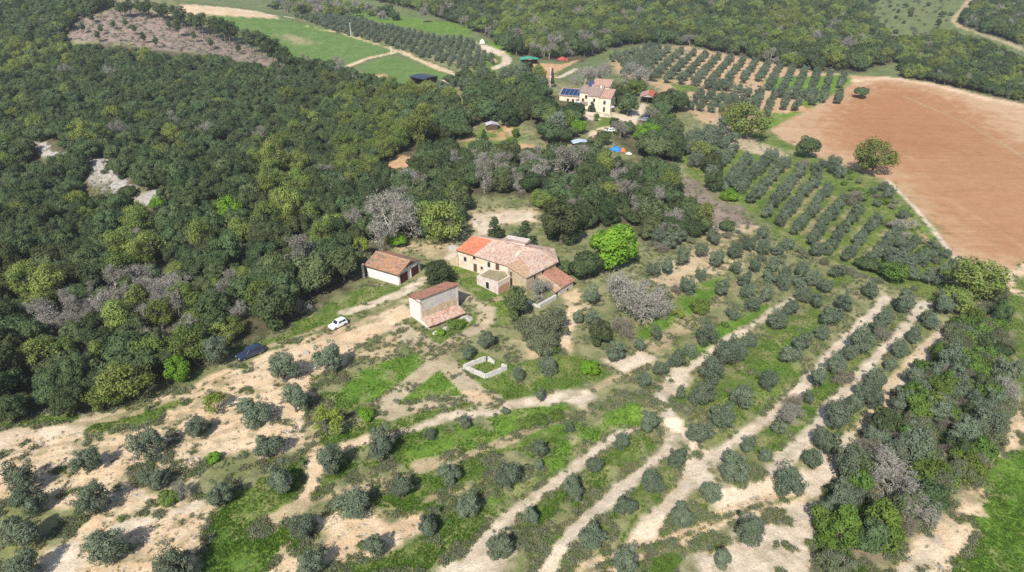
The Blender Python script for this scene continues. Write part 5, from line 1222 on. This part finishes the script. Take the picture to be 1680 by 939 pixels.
one('fresh', 1386, 862, 74, 'bright green conical tree at the lower right, left of a pair', 1.0, variant=0); one('fresh', 1448, 852, 78, 'bright green conical tree at the lower right, right of a pair', 1.0, variant=1)
one('bare', 1440, 765, 92, 'large brown-grey leafless shrub in the thicket', .6); one('bright', 968, 602, 36, 'bright green shrub alone on the grass below the farmhouse', .9)
one('midgreen', 860, 695, 34, 'green bramble clump on the lower terrace, left one', .5); one('midgreen', 885, 688, 38, 'green bramble clump on the lower terrace, middle one', .5); one('midgreen', 912, 680, 34, 'green bramble clump on the lower terrace, right one', .5)
one('bare', 300, 800, 34, 'small silvery dead tree on the sand at lower left', 1.0); one('midgreen', 275, 815, 44, 'yellowish green scrub beside the silvery dead tree', .7)
one('bare', 1285, 682, 56, 'grey lichen-covered bare bush between the terrace paths', .8); one('bare_shrub', 1300, 660, 36, 'pale bare shrub above the third terrace path', 1.0); one('bare_shrub', 1450, 548, 34, 'grey-violet bare shrub between two terrace rows', 1.0); one('bare_shrub', 1385, 620, 36, 'pale bare shrub in the third terrace row', 1.0)
one('midgreen', 745, 533, 34, 'bright leafy vine in front of the barn lean-to', .5); one('bright', 757, 528, 20, 'little vivid bush under the barn lean-to eave', .6); one('bright', 722, 545, 22, 'yellow-green weed clump at the barn corner', .4)
one('bright', 378, 348, 46, 'lime green tree high in the wood left of the garage', 1.35); one('bright', 374, 400, 36, 'vivid lime green tree below the other lime one in the wood', 1.35); one('spring', 472, 336, 56, 'bright yellow-green round tree in the middle of the wood', 1.35)
one('spring', 230, 420, 46, 'yellowish tree standing alone in the dark left wood', 1.35); one('sparse', 22, 190, 24, 'pale blossoming tree near the left edge of the wood', 1.35); one('bright', 258, 333, 28, 'lime green bush at the foot of the scree', 1.35); one('bright', 445, 225, 18, 'small lime green tree in the upper middle wood', 1.35)
one('spring', 450, 260, 50, 'tall pale yellow-green oak in the wood slope', 1.35); one('spring', 435, 300, 44, 'pale yellow-green oak below the tall one in the wood', 1.35); one('bare', 490, 412, 60, 'silvery dead tree in the wood left of the garage', 1.35); one('spring', 690, 205, 60, 'broad pale green oak left of the garden plots', 1.35); one('spring', 525, 385, 40, 'pale green tree left of the large bare tree', 1.35)
one('bare', 795, 290, 50, 'grey lichen-covered bare tree above the clearing', 1.1); one('bare', 925, 262, 70, 'wide pinkish bare tree below the villa drive', .9); one('bare', 750, 265, 34, 'small pinkish bare tree beside the garden plots', 1.0); one('holm', 515, 450, 80, 'large dark oak overhanging the grass left of the garage', 1.0); one('holm', 450, 505, 84, 'large dark oak above the dark blue car', 1.0); one('holm', 560, 440, 60, 'dark oak beside the garage lawn', 1.1)
# villa garden trees
for x, y, w, k, hs, lab in ((971, 176, 16, 'conifer', .6, 'clipped dark conifer against the villa front wall'), (906, 176, 28, 'holm', .8, 'dark tree before the solar wing of the villa'), (936, 176, 20, 'holm', .7, 'dark tree under the right end of the solar wing'),
        (1022, 160, 34, 'holm', 1.1, 'dark tree right of the villa'), (1030, 175, 40, 'holm', 1.0, 'dark tree over the drive beside the villa'), (1012, 148, 26, 'holm', 1.0, 'dark tree behind the villa corner'), (1045, 142, 40, 'midgreen', 1.0, 'yellow-green tree behind the carport'),
        (1092, 165, 50, 'holm', 1.0, 'large dark tree right of the carport'), (1068, 188, 30, 'bare', .8, 'round pale bare tree by the parked cars'), (1092, 195, 26, 'bright', .9, 'bright green bush below the carport'), (1008, 203, 20, 'holm', 1.1, 'dark narrow tree in the middle of the drive'),
        (1018, 212, 32, 'bare', .9, 'grey-brown bare tree over the white car'), (978, 195, 10, 'midgreen', .9, 'small bush by the villa garden wall'), (990, 228, 28, 'holm', 1.0, 'dark tree below the white car'), (1062, 215, 50, 'bright', .7, 'wide bright green tree below the drive'), (1072, 240, 62, 'holm', .95, 'large dark tree below the wide bright one'),
        (935, 196, 34, 'midgreen', 1.1, 'fresh green tree left of the villa drive'), (950, 206, 30, 'bright', 1.0, 'bright green tree on the lawn below the villa'), (915, 200, 40, 'olive', 1.1, 'grey tree left of the fresh green villa trees'), (1040, 120, 46, 'bare', .8, 'grey bare tree behind the villa roof'), (960, 122, 44, 'bare', .8, 'brown bare copse behind the solar panels'), (985, 118, 44, 'bare', .8, 'wide bare tree above the villa roof'),
        (775, 238, 18, 'holm', .9, 'dark small tree at the left end of the garden plots'), (826, 240, 16, 'holm', 1.1, 'narrow dark tree before the garden plots'), (794, 222, 12, 'conifer', .8, 'little dark conifer in front of the garden hut'), (846, 218, 16, 'midgreen', 1.2, 'green tree right of the garden hut'), (835, 190, 44, 'holm', 1.0, 'big dark tree above the garden hut'), (800, 180, 50, 'holm', 1.0, 'big dark tree left of the cypresses')):
    if w: one(k, x, y, w, lab, hs)
q = one('midgreen', 979, 190, 11, 'red leaved shrub before the villa garden wall', 1.0)
for x, y, lab in ((828, 148, 'tall slim cypress left of the orange bank'), (906, 128, 'slim cypress beside the white utility pole'), (820, 140, 'second slim cypress at the orange bank'), (862, 132, 'slim cypress below the green shelter'), (885, 150, 'slim cypress among the trees left of the villa')):
    one('conifer', x, y, 9, lab, 1.6)
# pines along the crest of the cleared knoll
pl = [(204, 16, 16), (236, 17, 16), (265, 21, 16), (293, 29, 18), (322, 38, 20), (356, 49, 22), (375, 55, 22), (410, 67, 22), (428, 74, 24), (445, 83, 24), (460, 92, 24), (474, 100, 24), (196, 14, 16), (212, 12, 18), (228, 13, 16), (243, 14, 18), (258, 17, 17), (272, 18, 18), (286, 24, 18), (300, 27, 20), (314, 33, 20), (330, 38, 22), (347, 42, 24), (366, 48, 24), (384, 54, 22), (402, 60, 20), (418, 66, 24), (436, 72, 24), (452, 82, 24), (466, 90, 22)]
pl.sort()
for i, (x, y, w) in enumerate(pl): one('pine', x, y, w, 'tall thin pine on the crest behind the cleared knoll, %s from the left' % ordinal(i + 1), .8, 'pines on the knoll crest')
cl = [(150, 30), (165, 48), (185, 40), (205, 38), (220, 48), (235, 62), (255, 70), (290, 45), (160, 60), (345, 72), (318, 60), (390, 80), (135, 45), (278, 42)]; cl.sort()
for i, (x, y) in enumerate(cl): one('pine', x, y, 11 if x != 290 else 18, 'spindly tree left standing on the brown cleared knoll, %s from left' % ordinal(i + 1), .8, 'spindly trees on the cleared knoll')
# ------------------------------------------------------------------ woods: nearest trees singly, the rest as one mass
def inside(x, y, pts): return poly_sd(x, y, pts) > 0
TK = None
def free(x, y, r):
    T = np.array(TAKEN); ok = np.ones(len(x), bool)
    for t in T: ok &= np.hypot(x - t[0], y - t[1]) > t[2] * .75 + r
    return ok
CLEARW = [survey(v, macro) for v in CLEAR.values()]
YARDS = [survey(p, macro) for p in ([(955, 150), (1050, 140), (1060, 175), (1050, 208), (1025, 210), (975, 235), (962, 200)], [(560, 490), (700, 455), (700, 400), (600, 425)], [(740, 440), (750, 395), (890, 400), (950, 470), (870, 520)],
                                  [(905, 100), (950, 95), (940, 118), (905, 145), (885, 140)], [(1035, 150), (1090, 150), (1080, 178), (1040, 178)], [(905, 130), (960, 130), (968, 190), (940, 186), (905, 172)], [(655, 128), (765, 124), (790, 148), (690, 166)], [(985, 235), (1045, 238), (1052, 280), (990, 275)], [(1030, 180), (1062, 172), (1060, 215), (1030, 218)])]
YARDS.append(survey([(1556, 20), (1580, 45), (1700, 82), (1700, 108), (1610, 80), (1545, 54)], macro))
YARDS.append(survey([(120, 60), (330, 80), (450, 104), (450, 122), (330, 104), (200, 92), (110, 84)], macro))
GREENP = [survey(p, macro) for p in ([(340, 350), (410, 330), (420, 420), (360, 425)], [(440, 320), (500, 315), (500, 370), (450, 375)], [(-50, 90), (120, 70), (130, 130), (-50, 140)], [(0, 470), (90, 450), (110, 520), (0, 530)], [(1190, -5), (1300, 0), (1330, 90), (1260, 90)], [(840, 20), (1010, 0), (1000, 60), (860, 80)],
                                   [(420, 250), (470, 240), (480, 310), (420, 320)], [(560, 150), (760, 150), (700, 250), (560, 330)], [(1450, 70), (1560, 60), (1560, 120), (1470, 110)], [(190, 380), (260, 380), (260, 440), (190, 440)])]
GREYP = [survey(p, macro) for p in ([(0, 520), (60, 480), (250, 470), (400, 460), (420, 530), (340, 590), (200, 560), (60, 560)], [(460, 390), (540, 380), (540, 430), (470, 430)], [(840, 70), (960, 75), (960, 108), (840, 105)], [(770, 250), (1000, 230), (960, 320), (780, 330)], [(1000, 280), (1110, 320), (1100, 400), (1000, 380)], [(600, 300), (700, 310), (700, 380), (600, 390)])]
def wood_points(key, sp, seed):
    pts = survey(WOOD[key], macro); rng = np.random.default_rng(seed)
    lo, hi = pts.min(0), pts.max(0)
    gx, gy = np.meshgrid(np.arange(lo[0], hi[0], sp), np.arange(lo[1], hi[1], sp * .87))
    gx = gx + (np.arange(gx.shape[0]) % 2)[:, None] * sp / 2
    x = gx.ravel() + rng.uniform(-.36, .36, gx.size) * sp; y = gy.ravel() + rng.uniform(-.36, .36, gx.size) * sp
    ok = inside(x, y, pts)
    keep_ = rng.uniform(size=len(x)) < .22
    for i_, c in enumerate(CLEARW + YARDS): ok &= ~((poly_sd(x, y, c) > (-1.2 if i_ else -.6)) & ~(keep_ & (i_ == 0)))
    for d_ in (3.5, 7, 10.5):
        for c in (0, 5, 6): ok &= ~((poly_sd(x, y + d_, CLEARW[c]) > 0) & ~(keep_ & (d_ > 5)))
    for k_, dd in ((3, (4, 8)), (4, (5, 10))):
        for d_ in dd: ok &= ~(poly_sd(x, y + d_, CLEARW[k_]) > 0)
    ok &= np.abs(x) < 1.05 * .78 * (y * math.cos(PITCH) + H * math.sin(PITCH)) + 25
    x, y = x[ok], y[ok]
    ok = free(x, y, sp * .3); return x[ok], y[ok]
ZONES = [('left', 4.6, 'in the dense wood left of the farm'), ('behind', 4.6, 'in the wood behind the farmhouse'), ('villa', 5.6, 'in the trees left of the villa'), ('villa_right', 5.0, 'in the trees below the villa carport'),
         ('hill', 6.4, 'on the far wooded hillside'), ('hill_right', 4.4, 'in the belt beyond the ploughed field'), ('corner', 6.0, 'in the far upper right wood')]
recs = []
for i, (key, sp, ph) in enumerate(ZONES):
    x, y = wood_points(key, sp, 40 + i); z = height(x, y)
    rng = np.random.default_rng(60 + i)
    n1 = fbm(x / 26, y / 26, 33 + i, 3); n2 = fbm(x / 20 + 50, y / 20, 77 + i, 3); u = rng.uniform(size=len(x)); u2 = rng.uniform(size=len(x))
    pg = .03 + .16 * sst(.56, .72, n1); pb = .005 + .08 * sst(.55, .72, n2)
    if key in ('hill', 'corner', 'hill_right'): pg = pg + .2; pb = pb + .06
    if key in ('behind',): pb = pb + .05
    for g in GREENP: pg = np.where(poly_sd(x, y, g) > 0, .55, pg)
    for i_, g in enumerate(GREYP): pb = np.where(poly_sd(x, y, g) > 0, .5 if i_ == 0 else .3, pb)
    kind = np.where(u < pg, 1, np.where(u2 < pb, 2, 0))
    for j in range(len(x)):
        recs.append((('holm', 'spring', 'bare')[kind[j]], x[j], y[j], z[j], sp * (1.5, 1.55, 1.3)[kind[j]] * rng.uniform(.65, 1.2), ph, key))
def seen(r):
    a, b, f = to_px(r[1], r[2], r[3] + 3); return -20 < a < 1700 and -15 < b < 950
STUFF = {}
LABW = {'holm': 'dark evergreen oak', 'spring': 'yellow-green leafing oak', 'bare': 'grey leafless tree'}
LIMIT = {'holm': 215, 'spring': 230, 'bare': 170}
BAND = ['front fringe', 'second belt', 'third belt', 'middle', 'upper part', 'far part']
for kind in ('holm', 'spring', 'bare'):
    rs = [r for r in recs if r[0] == kind]
    vis = sorted([r for r in rs if seen(r)], key=lambda r: math.hypot(r[1], r[2]))
    single = vis[:LIMIT[kind]]
    ids = set(id(r) for r in single); cells = {}
    for r in single:
        d = math.hypot(r[1], r[2]); b = int(np.searchsorted([118, 132, 148, 170, 200], d)) if r[6] == 'left' else -1
        cells.setdefault((r[6], b), []).append(r)
    for (key, b), rr_ in cells.items():
        rr_.sort(key=lambda r: to_px(r[1], r[2], r[3])[0])
        for i, r in enumerate(rr_):
            where = ('in the left wood\'s %s' % BAND[b]) if b >= 0 else r[5]
            plant(kind, r[1], r[2], r[3], r[4], '%s %s, %s from left' % (LABW[kind], where, ordinal(i + 1)), LABW[kind] + 's ' + where, _rng.uniform(.75, 1.25))
    for r in rs:
        if id(r) not in ids: STUFF.setdefault(kind, []).append(r)
for kind, nm, lab in (('holm', 'oak_wood', 'distant mass of dark evergreen oaks covering the slopes'), ('spring', 'leafing_wood', 'distant mass of yellow-green leafing trees in the woods'), ('bare', 'leafless_wood', 'distant mass of grey leafless trees in the woods')):
    rs = STUFF.get(kind, [])
    if not rs: continue
    P = np.array([(r[1], r[2], r[3] - .1) for r in rs]); S = np.array([r[4] / (2 * PROTO[kind][0][3]) for r in rs])
    o = scatter(nm, P, S, np.random.default_rng(5).uniform(0, 6.28, len(P)), [p[2] for p in PROTO[kind]], 3); tag(o, lab, 'wood')
print('WOOD', {k: len(v) for k, v in STUFF.items()}, len(recs), 'olives', len(OLIVES), len(FARPTS))
# far olive grove left of the far track, and what is left of the far orchard
g = survey([(485, 30), (560, 28), (640, 46), (700, 60), (760, 64), (795, 86), (818, 104), (765, 120), (700, 97), (630, 73), (560, 57)], macro)
lo, hi = g.min(0), g.max(0); gx, gy = np.meshgrid(np.arange(lo[0], hi[0], 4.4), np.arange(lo[1], hi[1], 5.2)); rr = np.random.default_rng(9)
x = gx.ravel() + rr.uniform(-1, 1, gx.size); y = gy.ravel() + rr.uniform(-1, 1, gx.size); k = inside(x, y, g); x, y = x[k], y[k]
P = np.concatenate([np.stack([x, y, height(x, y)], 1), np.array([p[:3] for p in FARPTS]).reshape(-1, 3)]); S = np.concatenate([rr.uniform(.6, .95, len(x)), [p[3] for p in FARPTS]])
g2 = survey([(1000, 98), (1060, 76), (1085, 80), (1060, 125), (1020, 118)], macro); lo, hi = g2.min(0), g2.max(0)
gx, gy = np.meshgrid(np.arange(lo[0], hi[0], 5.0), np.arange(lo[1], hi[1], 6.0)); x = gx.ravel() + rr.uniform(-1, 1, gx.size); y = gy.ravel() + rr.uniform(-1, 1, gx.size); k = inside(x, y, g2); x, y = x[k], y[k]
P = np.concatenate([P, np.stack([x, y, height(x, y)], 1)]); S = np.concatenate([S, rr.uniform(.8, 1.1, len(x))])
o = scatter('olive_grove', P - np.array([0, 0, .05]), S, rr.uniform(0, 6.28, len(P)), [p[2] for p in PROTO['olive']], 4); tag(o, 'distant mass of olive trees in the far groves', 'olive grove')

# ------------------------------------------------------------------ thicket on the right and scrub on the terrace banks: bushes one by one
def bushes(poly_px, sp, mix, phrase, group, seed, wr=(1.5, 3.2), prob=1.0, tall=1.0):
    pts = survey(poly_px, macro); rng = np.random.default_rng(seed); lo, hi = pts.min(0), pts.max(0)
    gx, gy = np.meshgrid(np.arange(lo[0], hi[0], sp), np.arange(lo[1], hi[1], sp))
    x = gx.ravel() + rng.uniform(-.45, .45, gx.size) * sp; y = gy.ravel() + rng.uniform(-.45, .45, gx.size) * sp
    k = inside(x, y, pts) & (rng.uniform(size=len(x)) < prob); x, y = x[k], y[k]; k = free(x, y, sp * .2); x, y = x[k], y[k]; z = height(x, y)
    names = list(mix); w = np.array([mix[a] for a in names]); w = w / w.sum()
    LB = {'thick': 'tall grey scrub clump', 'scrub': 'grey-green scrub bush', 'green_scrub': 'green scrub bush', 'bare_shrub': 'brown leafless shrub', 'bare': 'grey leafless tree', 'midgreen': 'green leafy bush', 'olive': 'grey-green wild olive', 'holm': 'dark evergreen bush', 'spring': 'pale leafing tree', 'sparse': 'thin young tree'}
    o_ = np.argsort(-y); x, y, z = x[o_], y[o_], z[o_]; cnt = {}
    for i in range(len(x)):
        kd = names[rng.choice(len(names), p=w)]; big = kd in ('thick', 'bare', 'midgreen', 'olive', 'holm', 'spring')
        plant(kd, x[i], y[i], z[i], rng.uniform(*wr) * (1.35 if big else 1.0), name='wild_olive_bush' if kd == 'olive' else ('evergreen_bush' if kd == 'holm' else None), cat='bush' if kd in ('olive', 'holm') else None, label= LB[kd] + ' ' + phrase + ', %s from the back' % ordinal(cnt.setdefault(kd, 0) + 1), group=LB[kd] + ' ' + phrase, hs=tall * rng.uniform(.75, 1.05)); cnt[kd] += 1
bushes(WOOD['thicket'], 2.25, {'scrub': 2.5, 'thick': 2.6, 'green_scrub': 1.8, 'bare_shrub': 1.2, 'bare': .3, 'midgreen': 2.2, 'olive': 1.2, 'holm': .9}, 'in the thicket at the right', 'thicket', 71, (2.8, 4.2), 1.0, 1.35)
bushes(CLEAR['scree'], 5.0, {'scrub': 2, 'holm': 1, 'green_scrub': 1}, 'growing on the scree', 'x', 70, (1.8, 3.4), .75)
bushes([(1440, 385), (1500, 390), (1560, 430), (1590, 470), (1540, 480), (1460, 450)], 4.0, {'olive': 3, 'scrub': 1}, 'at the lower end of the field track', 'x', 69, (2.6, 4.2), .8)
bushes([(1110, 255), (1150, 220), (1210, 225), (1180, 260), (1180, 300), (1150, 290)], 4.2, {'olive': 3, 'scrub': 2, 'holm': 1, 'spring': .6}, 'between the villa and the orchard', 'x', 72, (2.5, 4.5), .8)
bushes([(1160, 385), (1235, 375), (1300, 405), (1420, 448), (1560, 480), (1540, 500), (1440, 470), (1300, 440), (1230, 440)], 4.5, {'olive': 2, 'scrub': 3, 'green_scrub': 1, 'bare_shrub': 1}, 'below the orchard', 'x', 73, (2.0, 3.6), .75)
bushes([(1290, 255), (1340, 262), (1400, 285), (1460, 305), (1500, 350), (1545, 405), (1560, 440), (1500, 430), (1460, 390), (1420, 340), (1340, 285)], 5.0, {'olive': 2, 'scrub': 2, 'green_scrub': 2, 'midgreen': 1, 'bare_shrub': 1}, 'along the near edge of the ploughed field', 'x', 74, (2.0, 4.0), .75)
bushes([(1420, 0), (1560, 0), (1560, 50), (1500, 66), (1450, 50)], 12, {'scrub': 2, 'holm': 1}, 'on the far upper right pasture', 'x', 75, (2.5, 4.5), .9)
bushes([(990, 560), (1010, 470), (1090, 450), (1110, 480), (1060, 540), (1000, 570)], 4.0, {'scrub': 2, 'bare_shrub': 2}, 'around the wide bare tree', 'x', 76, (1.8, 3.4), .7)
bushes([(1110, 240), (1185, 210), (1200, 222), (1130, 262)], 5, {'olive': 1}, 'under the villa orchard', 'x', 77, (3, 4.5), .9)
bushes([(1105, 335), (1170, 378), (1230, 382), (1160, 400), (1080, 425), (1040, 420), (1070, 395)], 4.0, {'scrub': 2, 'holm': 2, 'bare_shrub': 1, 'olive': 1}, 'on the slope right of the lime green tree', 'x', 78, (2.2, 4.0), .8)
bushes([(440, 14), (480, -4), (560, 6), (640, 26), (700, 38), (690, 46), (600, 30), (500, 28)], 11, {'spring': 2, 'bare': 2, 'holm': 1}, 'along the far green meadow', 'x', 79, (5, 8), .8)
bushes([(490, 100), (560, 115), (640, 145), (620, 152), (520, 125)], 6, {'bare': 2, 'scrub': 1, 'holm': 1.5}, 'on the edge of the far field', 'x', 80, (3, 5.5), .8)
bushes([(690, 150), (760, 135), (880, 120), (905, 150), (830, 160), (760, 165)], 5.5, {'holm': 2, 'olive': 2, 'scrub': 1, 'spring': .6}, 'below the solar roofed barn', 'x', 81, (3, 6), .8)
for nm_, a_, sd_ in (('second', [(1110, 700), (1085, 650), (1130, 612), (1190, 575), (1260, 525), (1300, 500), (1320, 520), (1250, 600), (1190, 690), (1140, 715)], 91), ('third', [(1170, 755), (1230, 715), (1290, 665), (1330, 625), (1400, 550), (1450, 500), (1480, 510), (1420, 590), (1350, 670), (1280, 740), (1200, 800)], 92), ('fourth', [(1270, 790), (1330, 720), (1400, 650), (1470, 570), (1530, 505), (1550, 520), (1480, 600), (1420, 680), (1340, 770)], 93)):
    bushes(a_, 4.4, {'scrub': 4, 'green_scrub': 2, 'bare_shrub': 1.4}, 'on the %s terrace bank' % nm_, 'x', sd_, (1.3, 2.8), .6)

# ------------------------------------------------------------------ uncountable ground growth and stones
def tuft_mesh(name, mat, n, h, w, seed):
    rng = np.random.default_rng(seed); V = []; F = []
    for i in range(n):
        a = rng.uniform(0, 6.28); r = rng.uniform(0, w); b = np.array([math.cos(a) * r, math.sin(a) * r, -.03]); t = rng.uniform(0, 3.14); d = np.array([math.cos(t), math.sin(t), 0]) * w * .28
        tip = b + np.array([rng.normal() * w * .5, rng.normal() * w * .5, h * rng.uniform(.5, 1.1)])
        V += [b - d, b + d, tip]; F.append([3 * i, 3 * i + 1, 3 * i + 2])
    return mesh_from(name, np.array(V), np.array(F), mat)
def clump_mesh(name, mat, n, r, seed):
    rng = np.random.default_rng(seed); bl = [(rng.uniform(-r, r) * .6, rng.uniform(-r, r) * .6, r * .25, r * rng.uniform(.35, .6)) for _ in range(6)]
    V, F = blob_leaves(bl, n, r * .32, rng, .8, .3, (.5, 1.15), .55); V = V.copy(); V[:, 2] = np.maximum(V[:, 2], -.05)
    return mesh_from(name, V, F, mat)
rng = np.random.default_rng(321)
n = 560000
Yr = 1 / rng.uniform(1 / 300., 1 / 50., n); ff = Yr * math.cos(PITCH) + H * math.sin(PITCH); Xr = rng.uniform(-.84, .84, n) * ff
C, cls, green = cover(Xr, Yr)
sum_ = C.sum(1)
dn = fbm(Xr / 3.0, Yr / 3.0, 401, 4); d2 = fbm(Xr / 7.0, Yr / 7.0, 411, 3)
okg = (green > 1.12) & (sum_ > .2) & (cls != 2) & (rng.uniform(size=n) < .5)
oks = (green <= 1.12) & (green > .74) & (sum_ > .3) & (sum_ < .95) & (cls != 2) & (rng.uniform(size=n) < sst(.40, .60, dn) * .27)
okw = (green <= .80) & (sum_ >= .85) & (cls != 2) & (Yr < 210) & (rng.uniform(size=n) < 0.010 + .11 * sst(.55, .72, dn) * sst(.45, .6, d2))
bld = [survey(p, macro) for p in ([(598, 458), (655, 470), (700, 450), (690, 425), (640, 412)], [(664, 522), (703, 542), (764, 520), (750, 480)], [(745, 436), (818, 486), (850, 490), (880, 505), (945, 495), (940, 440), (860, 385), (770, 385)])]
for b in bld:
    k = ~inside(Xr, Yr, b); okg &= k; oks &= k; okw &= k
Z = height(Xr, Yr)
def put(name, lab, cat, ok, meshes, smin, smax, seed):
    P = np.stack([Xr[ok], Yr[ok], Z[ok]], 1); s = np.random.default_rng(seed).uniform(smin, smax, len(P)) ** 1.0
    o = scatter(name, P, s, np.random.default_rng(seed + 1).uniform(0, 6.28, len(P)), meshes, seed); tag(o, lab, cat); print(name, len(P))
put('meadow_grass', 'fresh green grass growing in patches over the farm ground', 'grass', okg, [tuft_mesh('grass_tuft', M['grass'], 10, .22, .22, s) for s in range(3)], .5, 1.25, 11)
put('bank_scrub', 'low grey-green scrub covering the terrace banks', 'scrub', oks, [clump_mesh('scrub_clump', M['scrub'], 70, .55, s) for s in range(3)] + [clump_mesh('green_clump', M['midgreen'], 70, .5, 9)] + [tuft_mesh('dry_tuft', M['drygrass'], 14, .4, .35, 5)], .45, 1.25, 21)
put('sand_weeds', 'sparse low weeds on the sandy soil', 'weeds', okw, [clump_mesh('weed_clump', M['scrub'], 40, .35, s + 40) for s in range(2)] + [tuft_mesh('dry_weed', M['drygrass'], 12, .28, .28, 8), clump_mesh('dark_weed', M['midgreen'], 40, .3, 44)], .4, 1.3, 31)
def stone_mesh(seed):
    r_ = np.random.default_rng(seed); bm = bmesh.new(); bmesh.ops.create_icosphere(bm, subdivisions=1, radius=.5)
    for v in bm.verts: v.co = Vector(v.co) * r_.uniform(.7, 1.25); v.co.z *= .6
    me = bpy.data.meshes.new('stone'); bm.to_mesh(me); bm.free(); me.materials.append(M['rock']); return me
xs, ys = [], []
for ps, q_ in ((CLEARW[0], 2600), (survey(CLEAR['scree_tail'], macro), 350), (survey(CLEAR['scree_foot'], macro), 350)):
    lo, hi = ps.min(0) - 2, ps.max(0) + 2; x = rng.uniform(lo[0], hi[0], 26000); y = rng.uniform(lo[1], hi[1], 26000)
    k = poly_sd(x, y, ps) + (fbm(x / 4, y / 4, 83, 3) - .5) * 7 > 0; xs.append(x[k][:q_]); ys.append(y[k][:q_])
x = np.concatenate(xs); y = np.concatenate(ys)
o = scatter('scree', np.stack([x, y, height(x, y)], 1), rng.uniform(.2, 1.35, len(x)) ** 2.0, rng.uniform(0, 6.28, len(x)), [stone_mesh(s) for s in range(4)], 51); tag(o, 'pale grey scree slope open in the dense wood', 'scree')
cc = survey([(115, 66), (125, 34), (190, 16), (240, 18), (300, 36), (350, 52), (420, 80), (452, 100), (436, 108), (385, 100), (330, 88), (250, 80), (180, 70)], macro); lo, hi = cc.min(0), cc.max(0)
x = rng.uniform(lo[0], hi[0], 4000); y = rng.uniform(lo[1], hi[1], 4000); k = inside(x, y, cc); x, y = x[k][:1100], y[k][:1100]
o = scatter('brush_piles', np.stack([x, y, height(x, y)], 1), rng.uniform(.5, 2.6, len(x)), rng.uniform(0, 6.28, len(x)), [clump_mesh('brush', M['bark_twig'], 60, .6, 61), clump_mesh('brush_green', M['scrub'], 60, .6, 62), clump_mesh('brush_brown', M['bark_brown'], 60, .6, 63)], 61); tag(o, 'cut brushwood lying on the cleared brown knoll', 'brushwood')
k = okw & (d2 > .5) & (Yr < 170)
o = scatter('field_stones', np.stack([Xr[k], Yr[k], Z[k]], 1)[:2500] + np.array([.6, .4, 0]), rng.uniform(.1, .45, min(int(k.sum()), 2500)), rng.uniform(0, 6.28, min(int(k.sum()), 2500)), [stone_mesh(s + 9) for s in range(3)], 71); tag(o, 'small loose stones strewn over the sandy soil', 'stones')

# ------------------------------------------------------------------ light summer haze
def haze():
    b = hexa([(-1500, -420, -40), (1500, -420, -40), (1500, 1500, -40), (-1500, 1500, -40)], [(-1500, -420, 130), (1500, -420, 130), (1500, 1500, 130), (-1500, 1500, 130)])
    m, t, o = nt('haze_air'); v = N(t, 'ShaderNodeVolumePrincipled'); v.inputs['Color'].default_value = (0.86, 0.92, 1.0, 1); v.inputs['Density'].default_value = HAZE; v.inputs['Anisotropy'].default_value = 0.2
    t.links.new(v.outputs[0], o.inputs['Volume'])
    tag(link('haze', mesh_from('haze', b[0], [list(f) for f in b[1]], m)), kind='stuff')
HAZE = 0.00018
haze()
